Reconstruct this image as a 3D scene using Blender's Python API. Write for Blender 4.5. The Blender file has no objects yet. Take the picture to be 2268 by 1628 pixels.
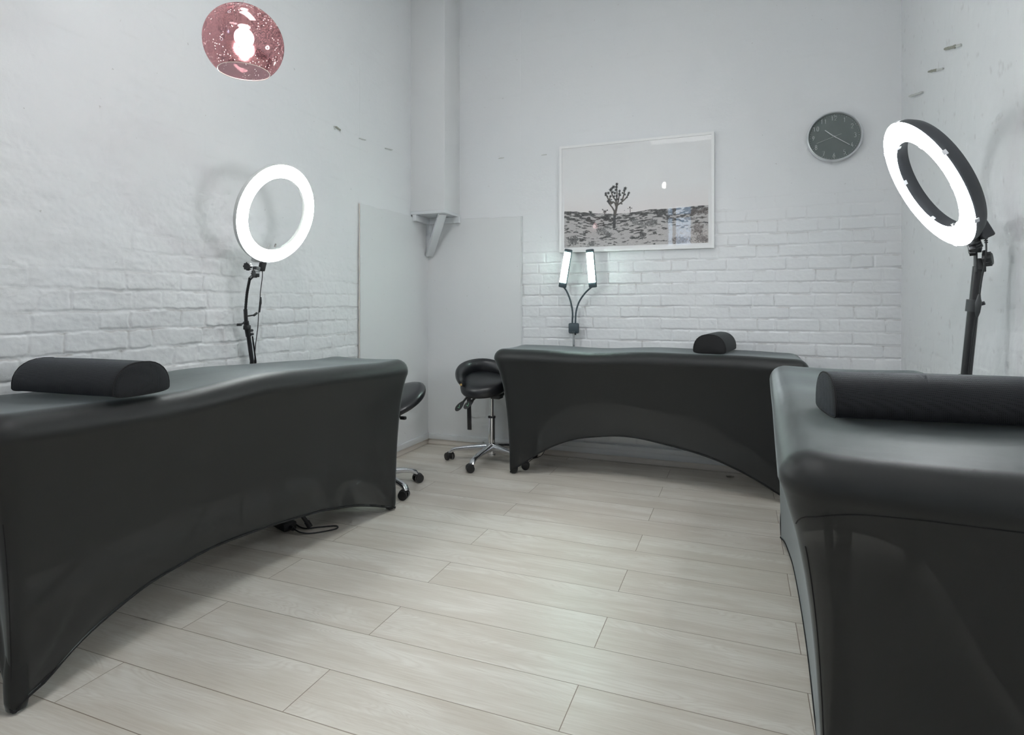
import bpy, math, random
import numpy as np
from math import pi, sin, cos, radians as R
from mathutils import Vector

random.seed(7)
rng = np.random.default_rng(11)
scene = bpy.context.scene
COL = scene.collection

# ------------------------------------------------------------------ measured camera
F, CY, YAW, HC = 1310.27, 674.02, 0.36903, 1.0625
CC, SS = cos(YAW), sin(YAW)


def ray(x, y):
    u = (x - 1134) / F
    return np.array([u * CC - SS, u * SS + CC, -(y - CY) / F])


def at_y(x, y, Y):
    r = ray(x, y)
    return r * (Y / r[1]) + [0, 0, HC]


def at_x(x, y, X):
    r = ray(x, y)
    return r * (X / r[0]) + [0, 0, HC]


def at_z(x, y, Z):
    r = ray(x, y)
    return r * ((Z - HC) / r[2]) + [0, 0, HC]


XL, XR, YB, YF, ZC = -2.24, 0.864, 3.995, -4.2, 3.6   # room: left, right, back, rear, ceiling


# ------------------------------------------------------------------ mesh helpers
def root_loc(p):
    while p is not None:
        if p.get('_base') is not None:
            return np.array(p['_base'][:])
        p = p.parent
    return np.zeros(3)


class MB:
    def __init__(s):
        s.v, s.f, s.m, s.n, s.uv = [], [], [], 0, None

    def add(s, V, Fc, mi=0):
        V = np.asarray(V, float)
        s.v.append(V)
        for f in Fc:
            s.f.append(tuple(int(i) + s.n for i in f))
            s.m.append(mi)
        s.n += len(V)
        return s

    def box(s, c, size, ax=None, bev=0.0, mi=0):
        """box centred at c; ax = three orthonormal axes; bev cuts the vertical edges and rims"""
        h = np.array(size, float) / 2
        A = np.eye(3) if ax is None else np.array(ax, float)
        if bev <= 0:
            P = np.array([[i, j, k] for k in (-1, 1) for (i, j) in ((-1, -1), (1, -1), (1, 1), (-1, 1))]) * h
            Fc = [(3, 2, 1, 0), (4, 5, 6, 7), (0, 1, 5, 4), (1, 2, 6, 5), (2, 3, 7, 6), (3, 0, 4, 7)]
            return s.add(np.array(c) + P @ A, Fc, mi)
        b = min(bev, h.min() * .95)
        rings = []
        nseg = 4
        lev = [(-h[2], b), (-h[2] + b * .3, b * .3), (-h[2] + b, 0), (h[2] - b, 0), (h[2] - b * .3, b * .3), (h[2], b)]
        for z, ins in lev:
            ring = []
            for q, (sx, sy) in enumerate(((1, 1), (-1, 1), (-1, -1), (1, -1))):
                for k in range(nseg):
                    a = (q + k / (nseg - 1)) * pi / 2
                    rr = max(b - ins, 0.0)
                    ring.append([sx * (h[0] - b) + cos(a) * rr, sy * (h[1] - b) + sin(a) * rr, z])
            rings.append(ring)
        n = 4 * nseg
        P = np.array(rings).reshape(-1, 3)
        Fc = []
        for i in range(len(lev) - 1):
            for j in range(n):
                k = (j + 1) % n
                Fc.append((i * n + j, i * n + k, (i + 1) * n + k, (i + 1) * n + j))
        Fc.append(tuple(range(n - 1, -1, -1)))
        Fc.append(tuple((len(lev) - 1) * n + j for j in range(n)))
        return s.add(np.array(c) + P @ A, Fc, mi)

    def tube(s, pts, r, n=12, caps=True, closed=False, squash=1.0, mi=0):
        P = np.array(pts, float)
        m = len(P)
        rr = np.full(m, r, float) if np.isscalar(r) else np.array(r, float)
        T = np.zeros_like(P)
        for i in range(m):
            a = P[(i + 1) % m] if (closed or i < m - 1) else P[i]
            b = P[i - 1] if (closed or i > 0) else P[i]
            T[i] = a - b
            T[i] /= (np.linalg.norm(T[i]) + 1e-12)
        up = np.array([0, 0, 1.0]) if abs(T[0][2]) < .9 else np.array([0, 1.0, 0])
        N = np.cross(T[0], up)
        N /= np.linalg.norm(N)
        V = []
        for i in range(m):
            N = N - T[i] * np.dot(N, T[i])
            N /= (np.linalg.norm(N) + 1e-12)
            B = np.cross(T[i], N)
            th = np.arange(n) * 2 * pi / n
            V.append(P[i] + rr[i] * (np.outer(np.cos(th), N) + squash * np.outer(np.sin(th), B)))
        V = np.concatenate(V)
        Fc = []
        for i in range(m if closed else m - 1):
            for j in range(n):
                k = (j + 1) % n
                a, b = i * n, ((i + 1) % m) * n
                Fc.append((a + j, b + j, b + k, a + k))
        if caps and not closed:
            Fc.append(tuple(range(n)))
            Fc.append(tuple((m - 1) * n + j for j in range(n - 1, -1, -1)))
        return s.add(V, Fc, mi)

    def lathe(s, prof, c=(0, 0, 0), axis=(0, 0, 1), n=32, sx=1.0, side=None, mi=0, close=False, caps=True):
        """prof: list of (radius, height along axis)"""
        A = np.array(axis, float)
        A /= np.linalg.norm(A)
        if side is None:
            t = np.array([1.0, 0, 0]) if abs(A[0]) < .8 else np.array([0, 1.0, 0])
        else:
            t = np.array(side, float)
        X = t - A * np.dot(t, A)
        X /= np.linalg.norm(X)
        Y = np.cross(A, X)
        th = np.arange(n) * 2 * pi / n
        circ = np.outer(np.cos(th), X) * sx + np.outer(np.sin(th), Y)
        V = np.concatenate([np.array(c) + h * A + r * circ for r, h in prof])
        Fc = []
        m = len(prof)
        for i in range(m if close else m - 1):
            for j in range(n):
                k = (j + 1) % n
                a, b = i * n, ((i + 1) % m) * n
                Fc.append((a + j, a + k, b + k, b + j))
        if not close and caps:
            if prof[0][0] > 1e-6:
                Fc.append(tuple(range(n - 1, -1, -1)))
            if prof[-1][0] > 1e-6:
                Fc.append(tuple((m - 1) * n + j for j in range(n)))
        return s.add(V, Fc, mi)

    def cyl(s, a, b, r, n=16, mi=0):
        return s.tube([a, b], r, n, mi=mi)

    def grid(s, P, cu=False, cv=False, flip=False, mi=0):
        P = np.asarray(P, float)
        nu, nv = P.shape[:2]
        Fc = []
        for i in range(nu if cu else nu - 1):
            for j in range(nv if cv else nv - 1):
                a, b, c_, d = i * nv + j, ((i + 1) % nu) * nv + j, ((i + 1) % nu) * nv + (j + 1) % nv, i * nv + (j + 1) % nv
                Fc.append((a, d, c_, b) if flip else (a, b, c_, d))
        return s.add(P.reshape(-1, 3), Fc, mi)

    def tilt(s, c, axis, ang):
        A = np.array(axis, float)
        A /= np.linalg.norm(A)
        out = []
        for V in s.v:
            q = V - np.array(c)
            out.append(np.array(c) + q * cos(ang) + np.cross(A, q) * sin(ang) + np.outer(q @ A, A) * (1 - cos(ang)))
        s.v = out
        return s

    def build(s, name, mats, parent=None, origin=None, smooth=40, recalc=True):
        V = np.concatenate(s.v)
        base = root_loc(parent) if parent is not None else (np.array(origin, float) if origin is not None else np.zeros(3))
        me = bpy.data.meshes.new(name)
        me.from_pydata((V - base).tolist(), [], s.f)
        for m in (mats if isinstance(mats, (list, tuple)) else [mats]):
            me.materials.append(m)
        me.polygons.foreach_set('material_index', s.m)
        if recalc:
            import bmesh
            bm = bmesh.new()
            bm.from_mesh(me)
            bmesh.ops.recalc_face_normals(bm, faces=bm.faces[:])
            bm.to_mesh(me)
            bm.free()
        if smooth:
            me.shade_smooth()
            if smooth < 180:
                me.set_sharp_from_angle(angle=R(smooth))
        me.update()
        o = bpy.data.objects.new(name, me)
        COL.objects.link(o)
        if parent is not None:
            o.parent = parent
        elif origin is not None:
            o.location = origin
            o['_base'] = list(map(float, origin))
        return o


def thing(name, label, cat, loc, group=None):
    o = bpy.data.objects.new(name, None)
    o.empty_display_size = .05
    COL.objects.link(o)
    o.location = loc
    o['_base'] = list(map(float, loc))
    o['label'], o['category'] = label, cat
    if group:
        o['group'] = group
    return o


def tag(o, label, cat, group=None):
    o['label'], o['category'] = label, cat
    if group:
        o['group'] = group
    return o


def struct(o):
    o['kind'] = 'structure'
    return o


def smoothpath(pts, k=8):
    P = [np.array(p, float) for p in pts]
    P = [2 * P[0] - P[1]] + P + [2 * P[-1] - P[-2]]
    out = []
    for i in range(1, len(P) - 2):
        for j in range(k):
            t = j / k
            a, b, c, d = P[i - 1], P[i], P[i + 1], P[i + 2]
            out.append(.5 * (2 * b + (c - a) * t + (2 * a - 5 * b + 4 * c - d) * t * t + (3 * b - a - 3 * c + d) * t ** 3))
    out.append(P[-2])
    return out


# ------------------------------------------------------------------ numpy noise
def vnoise(x, y, seed=0):
    x, y = np.asarray(x, float), np.asarray(y, float)
    xi, yi = np.floor(x).astype(np.int64), np.floor(y).astype(np.int64)
    fx, fy = x - xi, y - yi
    fx, fy = fx * fx * (3 - 2 * fx), fy * fy * (3 - 2 * fy)

    def h(a, b):
        n = (a * 374761393 + b * 668265263 + seed * 1442695041) & 0x7fffffff
        n = ((n ^ (n >> 13)) * 1274126177) & 0x7fffffff
        n = n ^ (n >> 16)
        return (n & 0xffff) / 65535.0
    return (h(xi, yi) * (1 - fx) * (1 - fy) + h(xi + 1, yi) * fx * (1 - fy) + h(xi, yi + 1) * (1 - fx) * fy + h(xi + 1, yi + 1) * fx * fy)


def fbm(x, y, oct=4, seed=0):
    s, a, t = 0, 1.0, 0
    for o in range(oct):
        s = s + a * vnoise(x * 2 ** o, y * 2 ** o, seed + o * 17)
        t += a
        a *= .5
    return s / t * 2 - 1


def hashn(a, b, seed=0):
    n = (np.asarray(a, np.int64) * 92837111 + np.asarray(b, np.int64) * 689287499 + seed * 283923481) & 0x7fffffff
    n = ((n ^ (n >> 13)) * 1274126177) & 0x7fffffff
    return ((n ^ (n >> 16)) & 0xffff) / 65535.0


def dedupe(a):
    a = np.sort(a)
    return a[np.concatenate([[True], np.diff(a) > .0018])]


def sstep(x, a, b):
    t = np.clip((x - a) / (b - a), 0, 1)
    return t * t * (3 - 2 * t)


# ------------------------------------------------------------------ materials
def new_mat(name):
    m = bpy.data.materials.new(name)
    m.use_nodes = True
    nt = m.node_tree
    b = nt.nodes['Principled BSDF']
    return m, nt, b


def pbr(name, col, rough=.5, metal=0, spec=.5, bump=None, coat=0, sheen=0, var=0, varscale=3, emit=None, estr=0):
    m, nt, b = new_mat(name)
    b.inputs['Base Color'].default_value = (*col, 1)
    b.inputs['Roughness'].default_value = rough
    b.inputs['Metallic'].default_value = metal
    b.inputs['Specular IOR Level'].default_value = spec
    b.inputs['Coat Weight'].default_value = coat
    b.inputs['Sheen Weight'].default_value = sheen
    tc = nt.nodes.new('ShaderNodeTexCoord')
    if var:
        n = nt.nodes.new('ShaderNodeTexNoise')
        n.inputs['Scale'].default_value = varscale
        n.inputs['Detail'].default_value = 5
        nt.links.new(tc.outputs['Object'], n.inputs['Vector'])
        mx = nt.nodes.new('ShaderNodeMix')
        mx.data_type = 'RGBA'
        mx.inputs[6].default_value = (*[max(0, c * (1 - var)) for c in col], 1)
        mx.inputs[7].default_value = (*[min(1, c * (1 + var)) for c in col], 1)
        nt.links.new(n.outputs['Fac'], mx.inputs[0])
        nt.links.new(mx.outputs[2], b.inputs['Base Color'])
    if bump:
        sc, st, dist = bump
        n = nt.nodes.new('ShaderNodeTexNoise')
        n.inputs['Scale'].default_value = sc
        n.inputs['Detail'].default_value = 6
        nt.links.new(tc.outputs['Object'], n.inputs['Vector'])
        bp = nt.nodes.new('ShaderNodeBump')
        bp.inputs['Strength'].default_value = st
        bp.inputs['Distance'].default_value = dist
        nt.links.new(n.outputs['Fac'], bp.inputs['Height'])
        nt.links.new(bp.outputs['Normal'], b.inputs['Normal'])
    if emit:
        b.inputs['Emission Color'].default_value = (*emit, 1)
        b.inputs['Emission Strength'].default_value = estr
    return m


def emis(name, col, st):
    m, nt, b = new_mat(name)
    nt.nodes.remove(b)
    e = nt.nodes.new('ShaderNodeEmission')
    e.inputs[0].default_value = (*col, 1)
    e.inputs[1].default_value = st
    nt.links.new(e.outputs[0], nt.nodes['Material Output'].inputs[0])
    return m


def math_node(nt, op, a, b=None, c=None):
    n = nt.nodes.new('ShaderNodeMath')
    n.operation = op
    for i, v in enumerate((a, b, c)):
        if v is None:
            continue
        if isinstance(v, (int, float)):
            n.inputs[i].default_value = v
        else:
            nt.links.new(v, n.inputs[i])
    return n.outputs[0]


def wall_paint(name, col, rough=.55, stain=True, fine=.35):
    """white paint over brick: faint blotches, hairline cracks and specks of dirt, fine roughness"""
    m, nt, b = new_mat(name)
    tc = nt.nodes.new('ShaderNodeTexCoord')

    def noise(scale, detail=5, rough_=.55):
        n = nt.nodes.new('ShaderNodeTexNoise')
        n.inputs['Scale'].default_value = scale
        n.inputs['Detail'].default_value = detail
        n.inputs['Roughness'].default_value = rough_
        nt.links.new(tc.outputs['Object'], n.inputs['Vector'])
        return n.outputs['Fac']
    n1 = noise(1.7, 4)
    mx = nt.nodes.new('ShaderNodeMix')
    mx.data_type = 'RGBA'
    mx.inputs[6].default_value = (col[0] * .96, col[1] * .975, col[2] * .985, 1)
    mx.inputs[7].default_value = (col[0] * 1.02, col[1] * 1.01, col[2] * 1.0, 1)
    nt.links.new(n1, mx.inputs[0])
    last = mx.outputs[2]
    if stain:
        # small grey specks
        sp = noise(38, 3, .6)
        k = math_node(nt, 'GREATER_THAN', sp, .735)
        mx2 = nt.nodes.new('ShaderNodeMix')
        mx2.data_type = 'RGBA'
        nt.links.new(math_node(nt, 'MULTIPLY', k, .35), mx2.inputs[0])
        nt.links.new(last, mx2.inputs[6])
        mx2.inputs[7].default_value = (.36, .34, .31, 1)
        last = mx2.outputs[2]
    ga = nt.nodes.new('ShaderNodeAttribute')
    ga.attribute_name = 'crevice_dark'  # per-vertex crevice darkening mixed into the wall colour
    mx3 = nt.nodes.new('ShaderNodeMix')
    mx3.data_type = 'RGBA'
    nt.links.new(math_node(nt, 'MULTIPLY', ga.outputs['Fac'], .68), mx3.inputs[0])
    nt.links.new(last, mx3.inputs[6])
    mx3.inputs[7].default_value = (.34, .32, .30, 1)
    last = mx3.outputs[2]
    nt.links.new(last, b.inputs['Base Color'])
    b.inputs['Roughness'].default_value = rough
    b.inputs['Specular IOR Level'].default_value = .35
    bp = nt.nodes.new('ShaderNodeBump')
    bp.inputs['Strength'].default_value = fine
    bp.inputs['Distance'].default_value = .004
    h = math_node(nt, 'ADD', math_node(nt, 'MULTIPLY', noise(60, 6, .65), .6), noise(14, 4))
    nt.links.new(h, bp.inputs['Height'])
    nt.links.new(bp.outputs['Normal'], b.inputs['Normal'])
    return m


def floor_mat():
    m, nt, b = new_mat('pale_oak_laminate')
    tc = nt.nodes.new('ShaderNodeTexCoord')
    sp = nt.nodes.new('ShaderNodeSeparateXYZ')
    nt.links.new(tc.outputs['Object'], sp.inputs[0])
    X, Y = sp.outputs[0], sp.outputs[1]
    yy = math_node(nt, 'DIVIDE', math_node(nt, 'SUBTRACT', Y, 2.9505), .192)
    row = math_node(nt, 'FLOOR', yy)
    fy = math_node(nt, 'SUBTRACT', yy, row)
    par = math_node(nt, 'FLOORED_MODULO', row, 2.0)            # 1 -> joints at .1705, 0 -> joints at -.4225
    off = math_node(nt, 'MULTIPLY_ADD', par, .593, -.4225)
    xx = math_node(nt, 'DIVIDE', math_node(nt, 'SUBTRACT', X, off), 1.285)
    cell = math_node(nt, 'FLOOR', xx)
    fx = math_node(nt, 'SUBTRACT', xx, cell)
    dy = math_node(nt, 'MULTIPLY', math_node(nt, 'MINIMUM', fy, math_node(nt, 'SUBTRACT', 1.0, fy)), .192)
    dx = math_node(nt, 'MULTIPLY', math_node(nt, 'MINIMUM', fx, math_node(nt, 'SUBTRACT', 1.0, fx)), 1.285)
    d = math_node(nt, 'MINIMUM', dx, dy)
    mr = nt.nodes.new('ShaderNodeMapRange')
    mr.inputs[1].default_value, mr.inputs[2].default_value = .0006, .0016
    mr.inputs[3].default_value, mr.inputs[4].default_value = 1, 0
    nt.links.new(d, mr.inputs[0])
    gap = mr.outputs[0]
    cb = nt.nodes.new('ShaderNodeCombineXYZ')
    nt.links.new(row, cb.inputs[0])
    nt.links.new(cell, cb.inputs[1])
    wn = nt.nodes.new('ShaderNodeTexWhiteNoise')
    nt.links.new(cb.outputs[0], wn.inputs['Vector'])
    # grain coordinates: stretched along the plank, shifted per plank
    sh = nt.nodes.new('ShaderNodeVectorMath')
    sh.operation = 'SCALE'
    nt.links.new(wn.outputs['Color'], sh.inputs[0])
    sh.inputs['Scale'].default_value = 13.0
    ad = nt.nodes.new('ShaderNodeVectorMath')
    ad.operation = 'ADD'
    nt.links.new(tc.outputs['Object'], ad.inputs[0])
    nt.links.new(sh.outputs[0], ad.inputs[1])

    def stretched(sx, sy, scale, detail=6, dist=0):
        mp = nt.nodes.new('ShaderNodeMapping')
        mp.inputs['Scale'].default_value = (sx, sy, 1)
        nt.links.new(ad.outputs[0], mp.inputs['Vector'])
        n = nt.nodes.new('ShaderNodeTexNoise')
        n.inputs['Scale'].default_value = scale
        n.inputs['Detail'].default_value = detail
        n.inputs['Distortion'].default_value = dist
        nt.links.new(mp.outputs[0], n.inputs['Vector'])
        return n.outputs['Fac']
    fine = stretched(4, 90, 2.2, 6, .3)
    broad = stretched(.9, 5.5, 2.0, 3, .6)
    # cathedral figure: contour lines of the broad noise
    rings = math_node(nt, 'SINE', math_node(nt, 'MULTIPLY', stretched(.8, 4.2, 1.6, 2, .8), 95.0))
    rings = math_node(nt, 'MULTIPLY', math_node(nt, 'ABSOLUTE', rings), sstep_node(nt, broad, .42, .62))
    cr = nt.nodes.new('ShaderNodeValToRGB')
    cr.color_ramp.elements[0].position, cr.color_ramp.elements[1].position = .3, .7
    cr.color_ramp.elements[0].color = (.63, .575, .50, 1)
    cr.color_ramp.elements[1].color = (.79, .755, .69, 1)
    g = math_node(nt, 'ADD', math_node(nt, 'MULTIPLY', fine, .5), math_node(nt, 'MULTIPLY', broad, .38))
    g = math_node(nt, 'ADD', g, math_node(nt, 'MULTIPLY', rings, .17))
    g = math_node(nt, 'ADD', g, math_node(nt, 'MULTIPLY', math_node(nt, 'SUBTRACT', wn.outputs['Value'], .5), .1))
    nt.links.new(g, cr.inputs[0])
    mx = nt.nodes.new('ShaderNodeMix')
    mx.data_type = 'RGBA'
    nt.links.new(math_node(nt, 'MULTIPLY', gap, .85), mx.inputs[0])
    nt.links.new(cr.outputs[0], mx.inputs[6])
    mx.inputs[7].default_value = (.20, .14, .09, 1)
    nt.links.new(mx.outputs[2], b.inputs['Base Color'])
    b.inputs['Specular IOR Level'].default_value = .5
    nt.links.new(math_node(nt, 'MULTIPLY_ADD', fine, .12, .30), b.inputs['Roughness'])
    bp = nt.nodes.new('ShaderNodeBump')
    bp.inputs['Strength'].default_value = .35
    bp.inputs['Distance'].default_value = .0015
    nt.links.new(math_node(nt, 'SUBTRACT', math_node(nt, 'MULTIPLY', fine, .35), math_node(nt, 'MULTIPLY', gap, 1.2)), bp.inputs['Height'])
    nt.links.new(bp.outputs['Normal'], b.inputs['Normal'])
    return m


def sstep_node(nt, v, a, b_):
    mr = nt.nodes.new('ShaderNodeMapRange')
    mr.interpolation_type = 'SMOOTHSTEP'
    mr.inputs[1].default_value, mr.inputs[2].default_value = a, b_
    nt.links.new(v, mr.inputs[0])
    return mr.outputs[0]


def fabric_mat(name, col, sheer=.0, sheen=.6, rough=.62, spec=.35):
    m, nt, b = new_mat(name)
    tc = nt.nodes.new('ShaderNodeTexCoord')
    n = nt.nodes.new('ShaderNodeTexNoise')
    n.inputs['Scale'].default_value = 4
    n.inputs['Detail'].default_value = 6
    nt.links.new(tc.outputs['Object'], n.inputs['Vector'])
    mx = nt.nodes.new('ShaderNodeMix')
    mx.data_type = 'RGBA'
    mx.inputs[6].default_value = (*[c * .8 for c in col], 1)
    mx.inputs[7].default_value = (*[c * 1.25 for c in col], 1)
    nt.links.new(n.outputs['Fac'], mx.inputs[0])
    nt.links.new(mx.outputs[2], b.inputs['Base Color'])
    b.inputs['Roughness'].default_value = rough
    b.inputs['Specular IOR Level'].default_value = spec
    b.inputs['Sheen Weight'].default_value = sheen
    b.inputs['Sheen Roughness'].default_value = .32
    b.inputs['Sheen Tint'].default_value = (.86, .95, .96, 1)
    n2 = nt.nodes.new('ShaderNodeTexNoise')
    n2.inputs['Scale'].default_value = 900
    n2.inputs['Detail'].default_value = 2
    nt.links.new(tc.outputs['Object'], n2.inputs['Vector'])
    n3 = nt.nodes.new('ShaderNodeTexNoise')
    n3.inputs['Scale'].default_value = 5
    n3.inputs['Detail'].default_value = 3
    nt.links.new(tc.outputs['Object'], n3.inputs['Vector'])
    bp = nt.nodes.new('ShaderNodeBump')
    bp.inputs['Strength'].default_value = .25
    bp.inputs['Distance'].default_value = .0006
    nt.links.new(n2.outputs['Fac'], bp.inputs['Height'])
    bp2 = nt.nodes.new('ShaderNodeBump')
    bp2.inputs['Strength'].default_value = .10
    bp2.inputs['Distance'].default_value = .012
    nt.links.new(n3.outputs['Fac'], bp2.inputs['Height'])
    nt.links.new(bp.outputs['Normal'], bp2.inputs['Normal'])
    nt.links.new(bp2.outputs['Normal'], b.inputs['Normal'])
    if sheer:
        tr = nt.nodes.new('ShaderNodeBsdfTransparent')
        ms = nt.nodes.new('ShaderNodeMixShader')
        ms.inputs[0].default_value = sheer
        nt.links.new(b.outputs[0], ms.inputs[1])
        nt.links.new(tr.outputs[0], ms.inputs[2])
        nt.links.new(ms.outputs[0], nt.nodes['Material Output'].inputs[0])
    return m


def mesh_cloth_mat(name, col):
    """airmesh: tiny round holes in rows"""
    m, nt, b = new_mat(name)
    tc = nt.nodes.new('ShaderNodeTexCoord')
    v = nt.nodes.new('ShaderNodeTexVoronoi')
    v.inputs['Scale'].default_value = 260
    v.inputs['Randomness'].default_value = .15
    nt.links.new(tc.outputs['Object'], v.inputs['Vector'])
    mr = sstep_node(nt, v.outputs['Distance'], .15, .5)
    mx = nt.nodes.new('ShaderNodeMix')
    mx.data_type = 'RGBA'
    mx.inputs[6].default_value = (*[c * .25 for c in col], 1)
    mx.inputs[7].default_value = (*[c * 1.7 for c in col], 1)
    nt.links.new(mr, mx.inputs[0])
    nt.links.new(mx.outputs[2], b.inputs['Base Color'])
    b.inputs['Roughness'].default_value = .75
    b.inputs['Sheen Weight'].default_value = .12
    b.inputs['Sheen Tint'].default_value = (.8, .88, 1, 1)
    b.inputs['Specular IOR Level'].default_value = .25
    bp = nt.nodes.new('ShaderNodeBump')
    bp.inputs['Strength'].default_value = .6
    bp.inputs['Distance'].default_value = .001
    nt.links.new(mr, bp.inputs['Height'])
    nt.links.new(bp.outputs['Normal'], b.inputs['Normal'])
    return m


def glazing(name, tint=(1, 1, 1), ior=1.45):
    m, nt, b = new_mat(name)
    nt.nodes.remove(b)
    tr = nt.nodes.new('ShaderNodeBsdfTransparent')
    tr.inputs[0].default_value = (*tint, 1)
    gl = nt.nodes.new('ShaderNodeBsdfGlossy')
    gl.inputs['Roughness'].default_value = .015
    fr = nt.nodes.new('ShaderNodeLayerWeight')
    fr.inputs[0].default_value = .12 if ior > 1.42 else .08
    ms = nt.nodes.new('ShaderNodeMixShader')
    nt.links.new(math_node(nt, 'MULTIPLY_ADD', fr.outputs[0], .9, .02), ms.inputs[0])
    nt.links.new(tr.outputs[0], ms.inputs[1])
    nt.links.new(gl.outputs[0], ms.inputs[2])
    nt.links.new(ms.outputs[0], nt.nodes['Material Output'].inputs[0])
    return m


def pink_glass():
    """rose metallised glass with trapped bubbles"""
    m, nt, b = new_mat('rose_mirrored_glass')
    nt.nodes.remove(b)
    tc = nt.nodes.new('ShaderNodeTexCoord')
    tr = nt.nodes.new('ShaderNodeBsdfTransparent')
    tr.inputs[0].default_value = (.68, .46, .49, 1)
    gl = nt.nodes.new('ShaderNodeBsdfGlossy')
    gl.inputs[0].default_value = (.50, .32, .33, 1)
    gl.inputs['Roughness'].default_value = .10
    df = nt.nodes.new('ShaderNodeBsdfTranslucent')
    df.inputs[0].default_value = (.36, .19, .20, 1)
    ms = nt.nodes.new('ShaderNodeMixShader')
    ms.inputs[0].default_value = .45
    nt.links.new(tr.outputs[0], ms.inputs[1])
    nt.links.new(gl.outputs[0], ms.inputs[2])
    ms2 = nt.nodes.new('ShaderNodeMixShader')
    ms2.inputs[0].default_value = .16
    nt.links.new(ms.outputs[0], ms2.inputs[1])
    nt.links.new(df.outputs[0], ms2.inputs[2])
    v = nt.nodes.new('ShaderNodeTexVoronoi')
    v.inputs['Scale'].default_value = 125
    nt.links.new(tc.outputs['Object'], v.inputs['Vector'])
    n = nt.nodes.new('ShaderNodeTexNoise')
    n.inputs['Scale'].default_value = 17
    nt.links.new(tc.outputs['Object'], n.inputs['Vector'])
    k = math_node(nt, 'MULTIPLY', math_node(nt, 'LESS_THAN', v.outputs['Distance'], .19), math_node(nt, 'GREATER_THAN', n.outputs['Fac'], .50))
    bub = nt.nodes.new('ShaderNodeBsdfTranslucent')
    bub.inputs[0].default_value = (1, .9, .88, 1)
    ms3 = nt.nodes.new('ShaderNodeMixShader')
    nt.links.new(k, ms3.inputs[0])
    nt.links.new(ms2.outputs[0], ms3.inputs[1])
    nt.links.new(bub.outputs[0], ms3.inputs[2])
    nt.links.new(ms3.outputs[0], nt.nodes['Material Output'].inputs[0])
    return m


WALLC = (.84, .85, .865)
M = dict(
    wall=wall_paint('white_painted_brick', WALLC),
    panel=wall_paint('white_painted_board', (.79, .80, .81), .5, True, .12),
    trim=pbr('white_gloss_trim', (.74, .76, .78), .38, bump=(30, .1, .003), var=.04),
    skirt=pbr('cream_floor_strip', (.78, .73, .68), .42, var=.04),
    ceil=pbr('white_ceiling', (.88, .89, .89), .7, var=.02),
    floor=floor_mat(),
    caulk=pbr('brown_caulk', (.72, .675, .62), .8, var=.12, varscale=30),
    dirt=pbr('old_plug_grey', (.33, .33, .28), .8, var=.3, varscale=60),
    dirt2=pbr('faded_paint_chip', (.60, .61, .59), .8, var=.1, varscale=60),
    cover=fabric_mat('black_stretch_cover', (.0125, .0135, .0138), sheer=.10, sheen=.55, rough=.52, spec=.5),
    pocket=fabric_mat('black_foot_pocket', (.011, .012, .0122), sheer=0, sheen=.3, rough=.55, spec=.4),
    seam=pbr('black_seam', (.006, .006, .007), .8),
    bolster=mesh_cloth_mat('black_airmesh', (.010, .0105, .0118)),
    bolster2=fabric_mat('black_jersey', (.013, .013, .014), sheen=.12, rough=.8),
    black=pbr('black_metal', (.022, .022, .024), .35, bump=(200, .05, .001)),
    plast=pbr('black_plastic', (.02, .021, .023), .45),
    plastg=pbr('dark_grey_plastic', (.05, .053, .056), .5),
    chrome=pbr('chrome', (.80, .80, .82), .09, 1),
    alu=pbr('polished_aluminium', (.62, .63, .65), .23, 1, bump=(60, .06, .002)),
    leather=pbr('black_leatherette', (.016, .017, .02), .32, spec=.5, bump=(260, .12, .001), coat=.15),
    wheel=pbr('caster_rubber', (.015, .015, .016), .4),
    wheelrim=pbr('caster_rim_grey', (.35, .36, .37), .4),
    ringw=pbr('translucent_white_housing', (.62, .64, .63), .4),
    ringb=pbr('charcoal_housing', (.05, .054, .062), .42),
    clip=pbr('white_clip', (.85, .86, .9), .4, emit=(1, 1, 1), estr=.0),
    frame=pbr('white_frame', (.90, .90, .90), .35),
    mount=pbr('white_mount', (.95, .95, .955), .8),
    glass=glazing('picture_glass', ior=1.5),
    silver=pbr('silver_rim', (.74, .76, .78), .32, .35),
    dial=pbr('slate_dial', (.165, .195, .19), .5),
    num=pbr('pale_numerals', (.72, .76, .76), .5),
    slate=pbr('slate_blue_plastic', (.060, .085, .100), .5),
    slateprint=pbr('grey_print', (.32, .37, .40), .5),
    green=pbr('green_print', (.25, .62, .36), .5),
    white=pbr('white_plastic', (.8, .8, .8), .4),
    greyhub=pbr('caster_face', (.03, .03, .032), .35),
    brass=pbr('brass_stud', (.75, .5, .2), .3, 1),
    pink=pink_glass(),
    wood=pbr('dark_table_leg', (.05, .045, .04), .5),
    wire=pbr('woven_cane', (.55, .45, .32), .6),
    clear=glazing('clear_plastic', (.96, .96, .96), 1.4),
)
E_RINGL, E_RINGR, E_LED, E_BULB, E_WIN = 42.0, 30.0, 62.0, 45.0, 9.0
M['ring_on_l'] = emis('lit_ring_diffuser_left', (.94, 1, .985), E_RINGL)
M['ring_on_r'] = emis('lit_ring_diffuser_right', (.95, .98, 1), E_RINGR)
M['led'] = emis('lit_led_strip', (.70, 1, .90), E_LED)
M['bulb'] = emis('lit_bulb', (1, .95, .93), E_BULB)
M['day'] = emis('daylight_pane', (.50, .72, 1), E_WIN)


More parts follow.
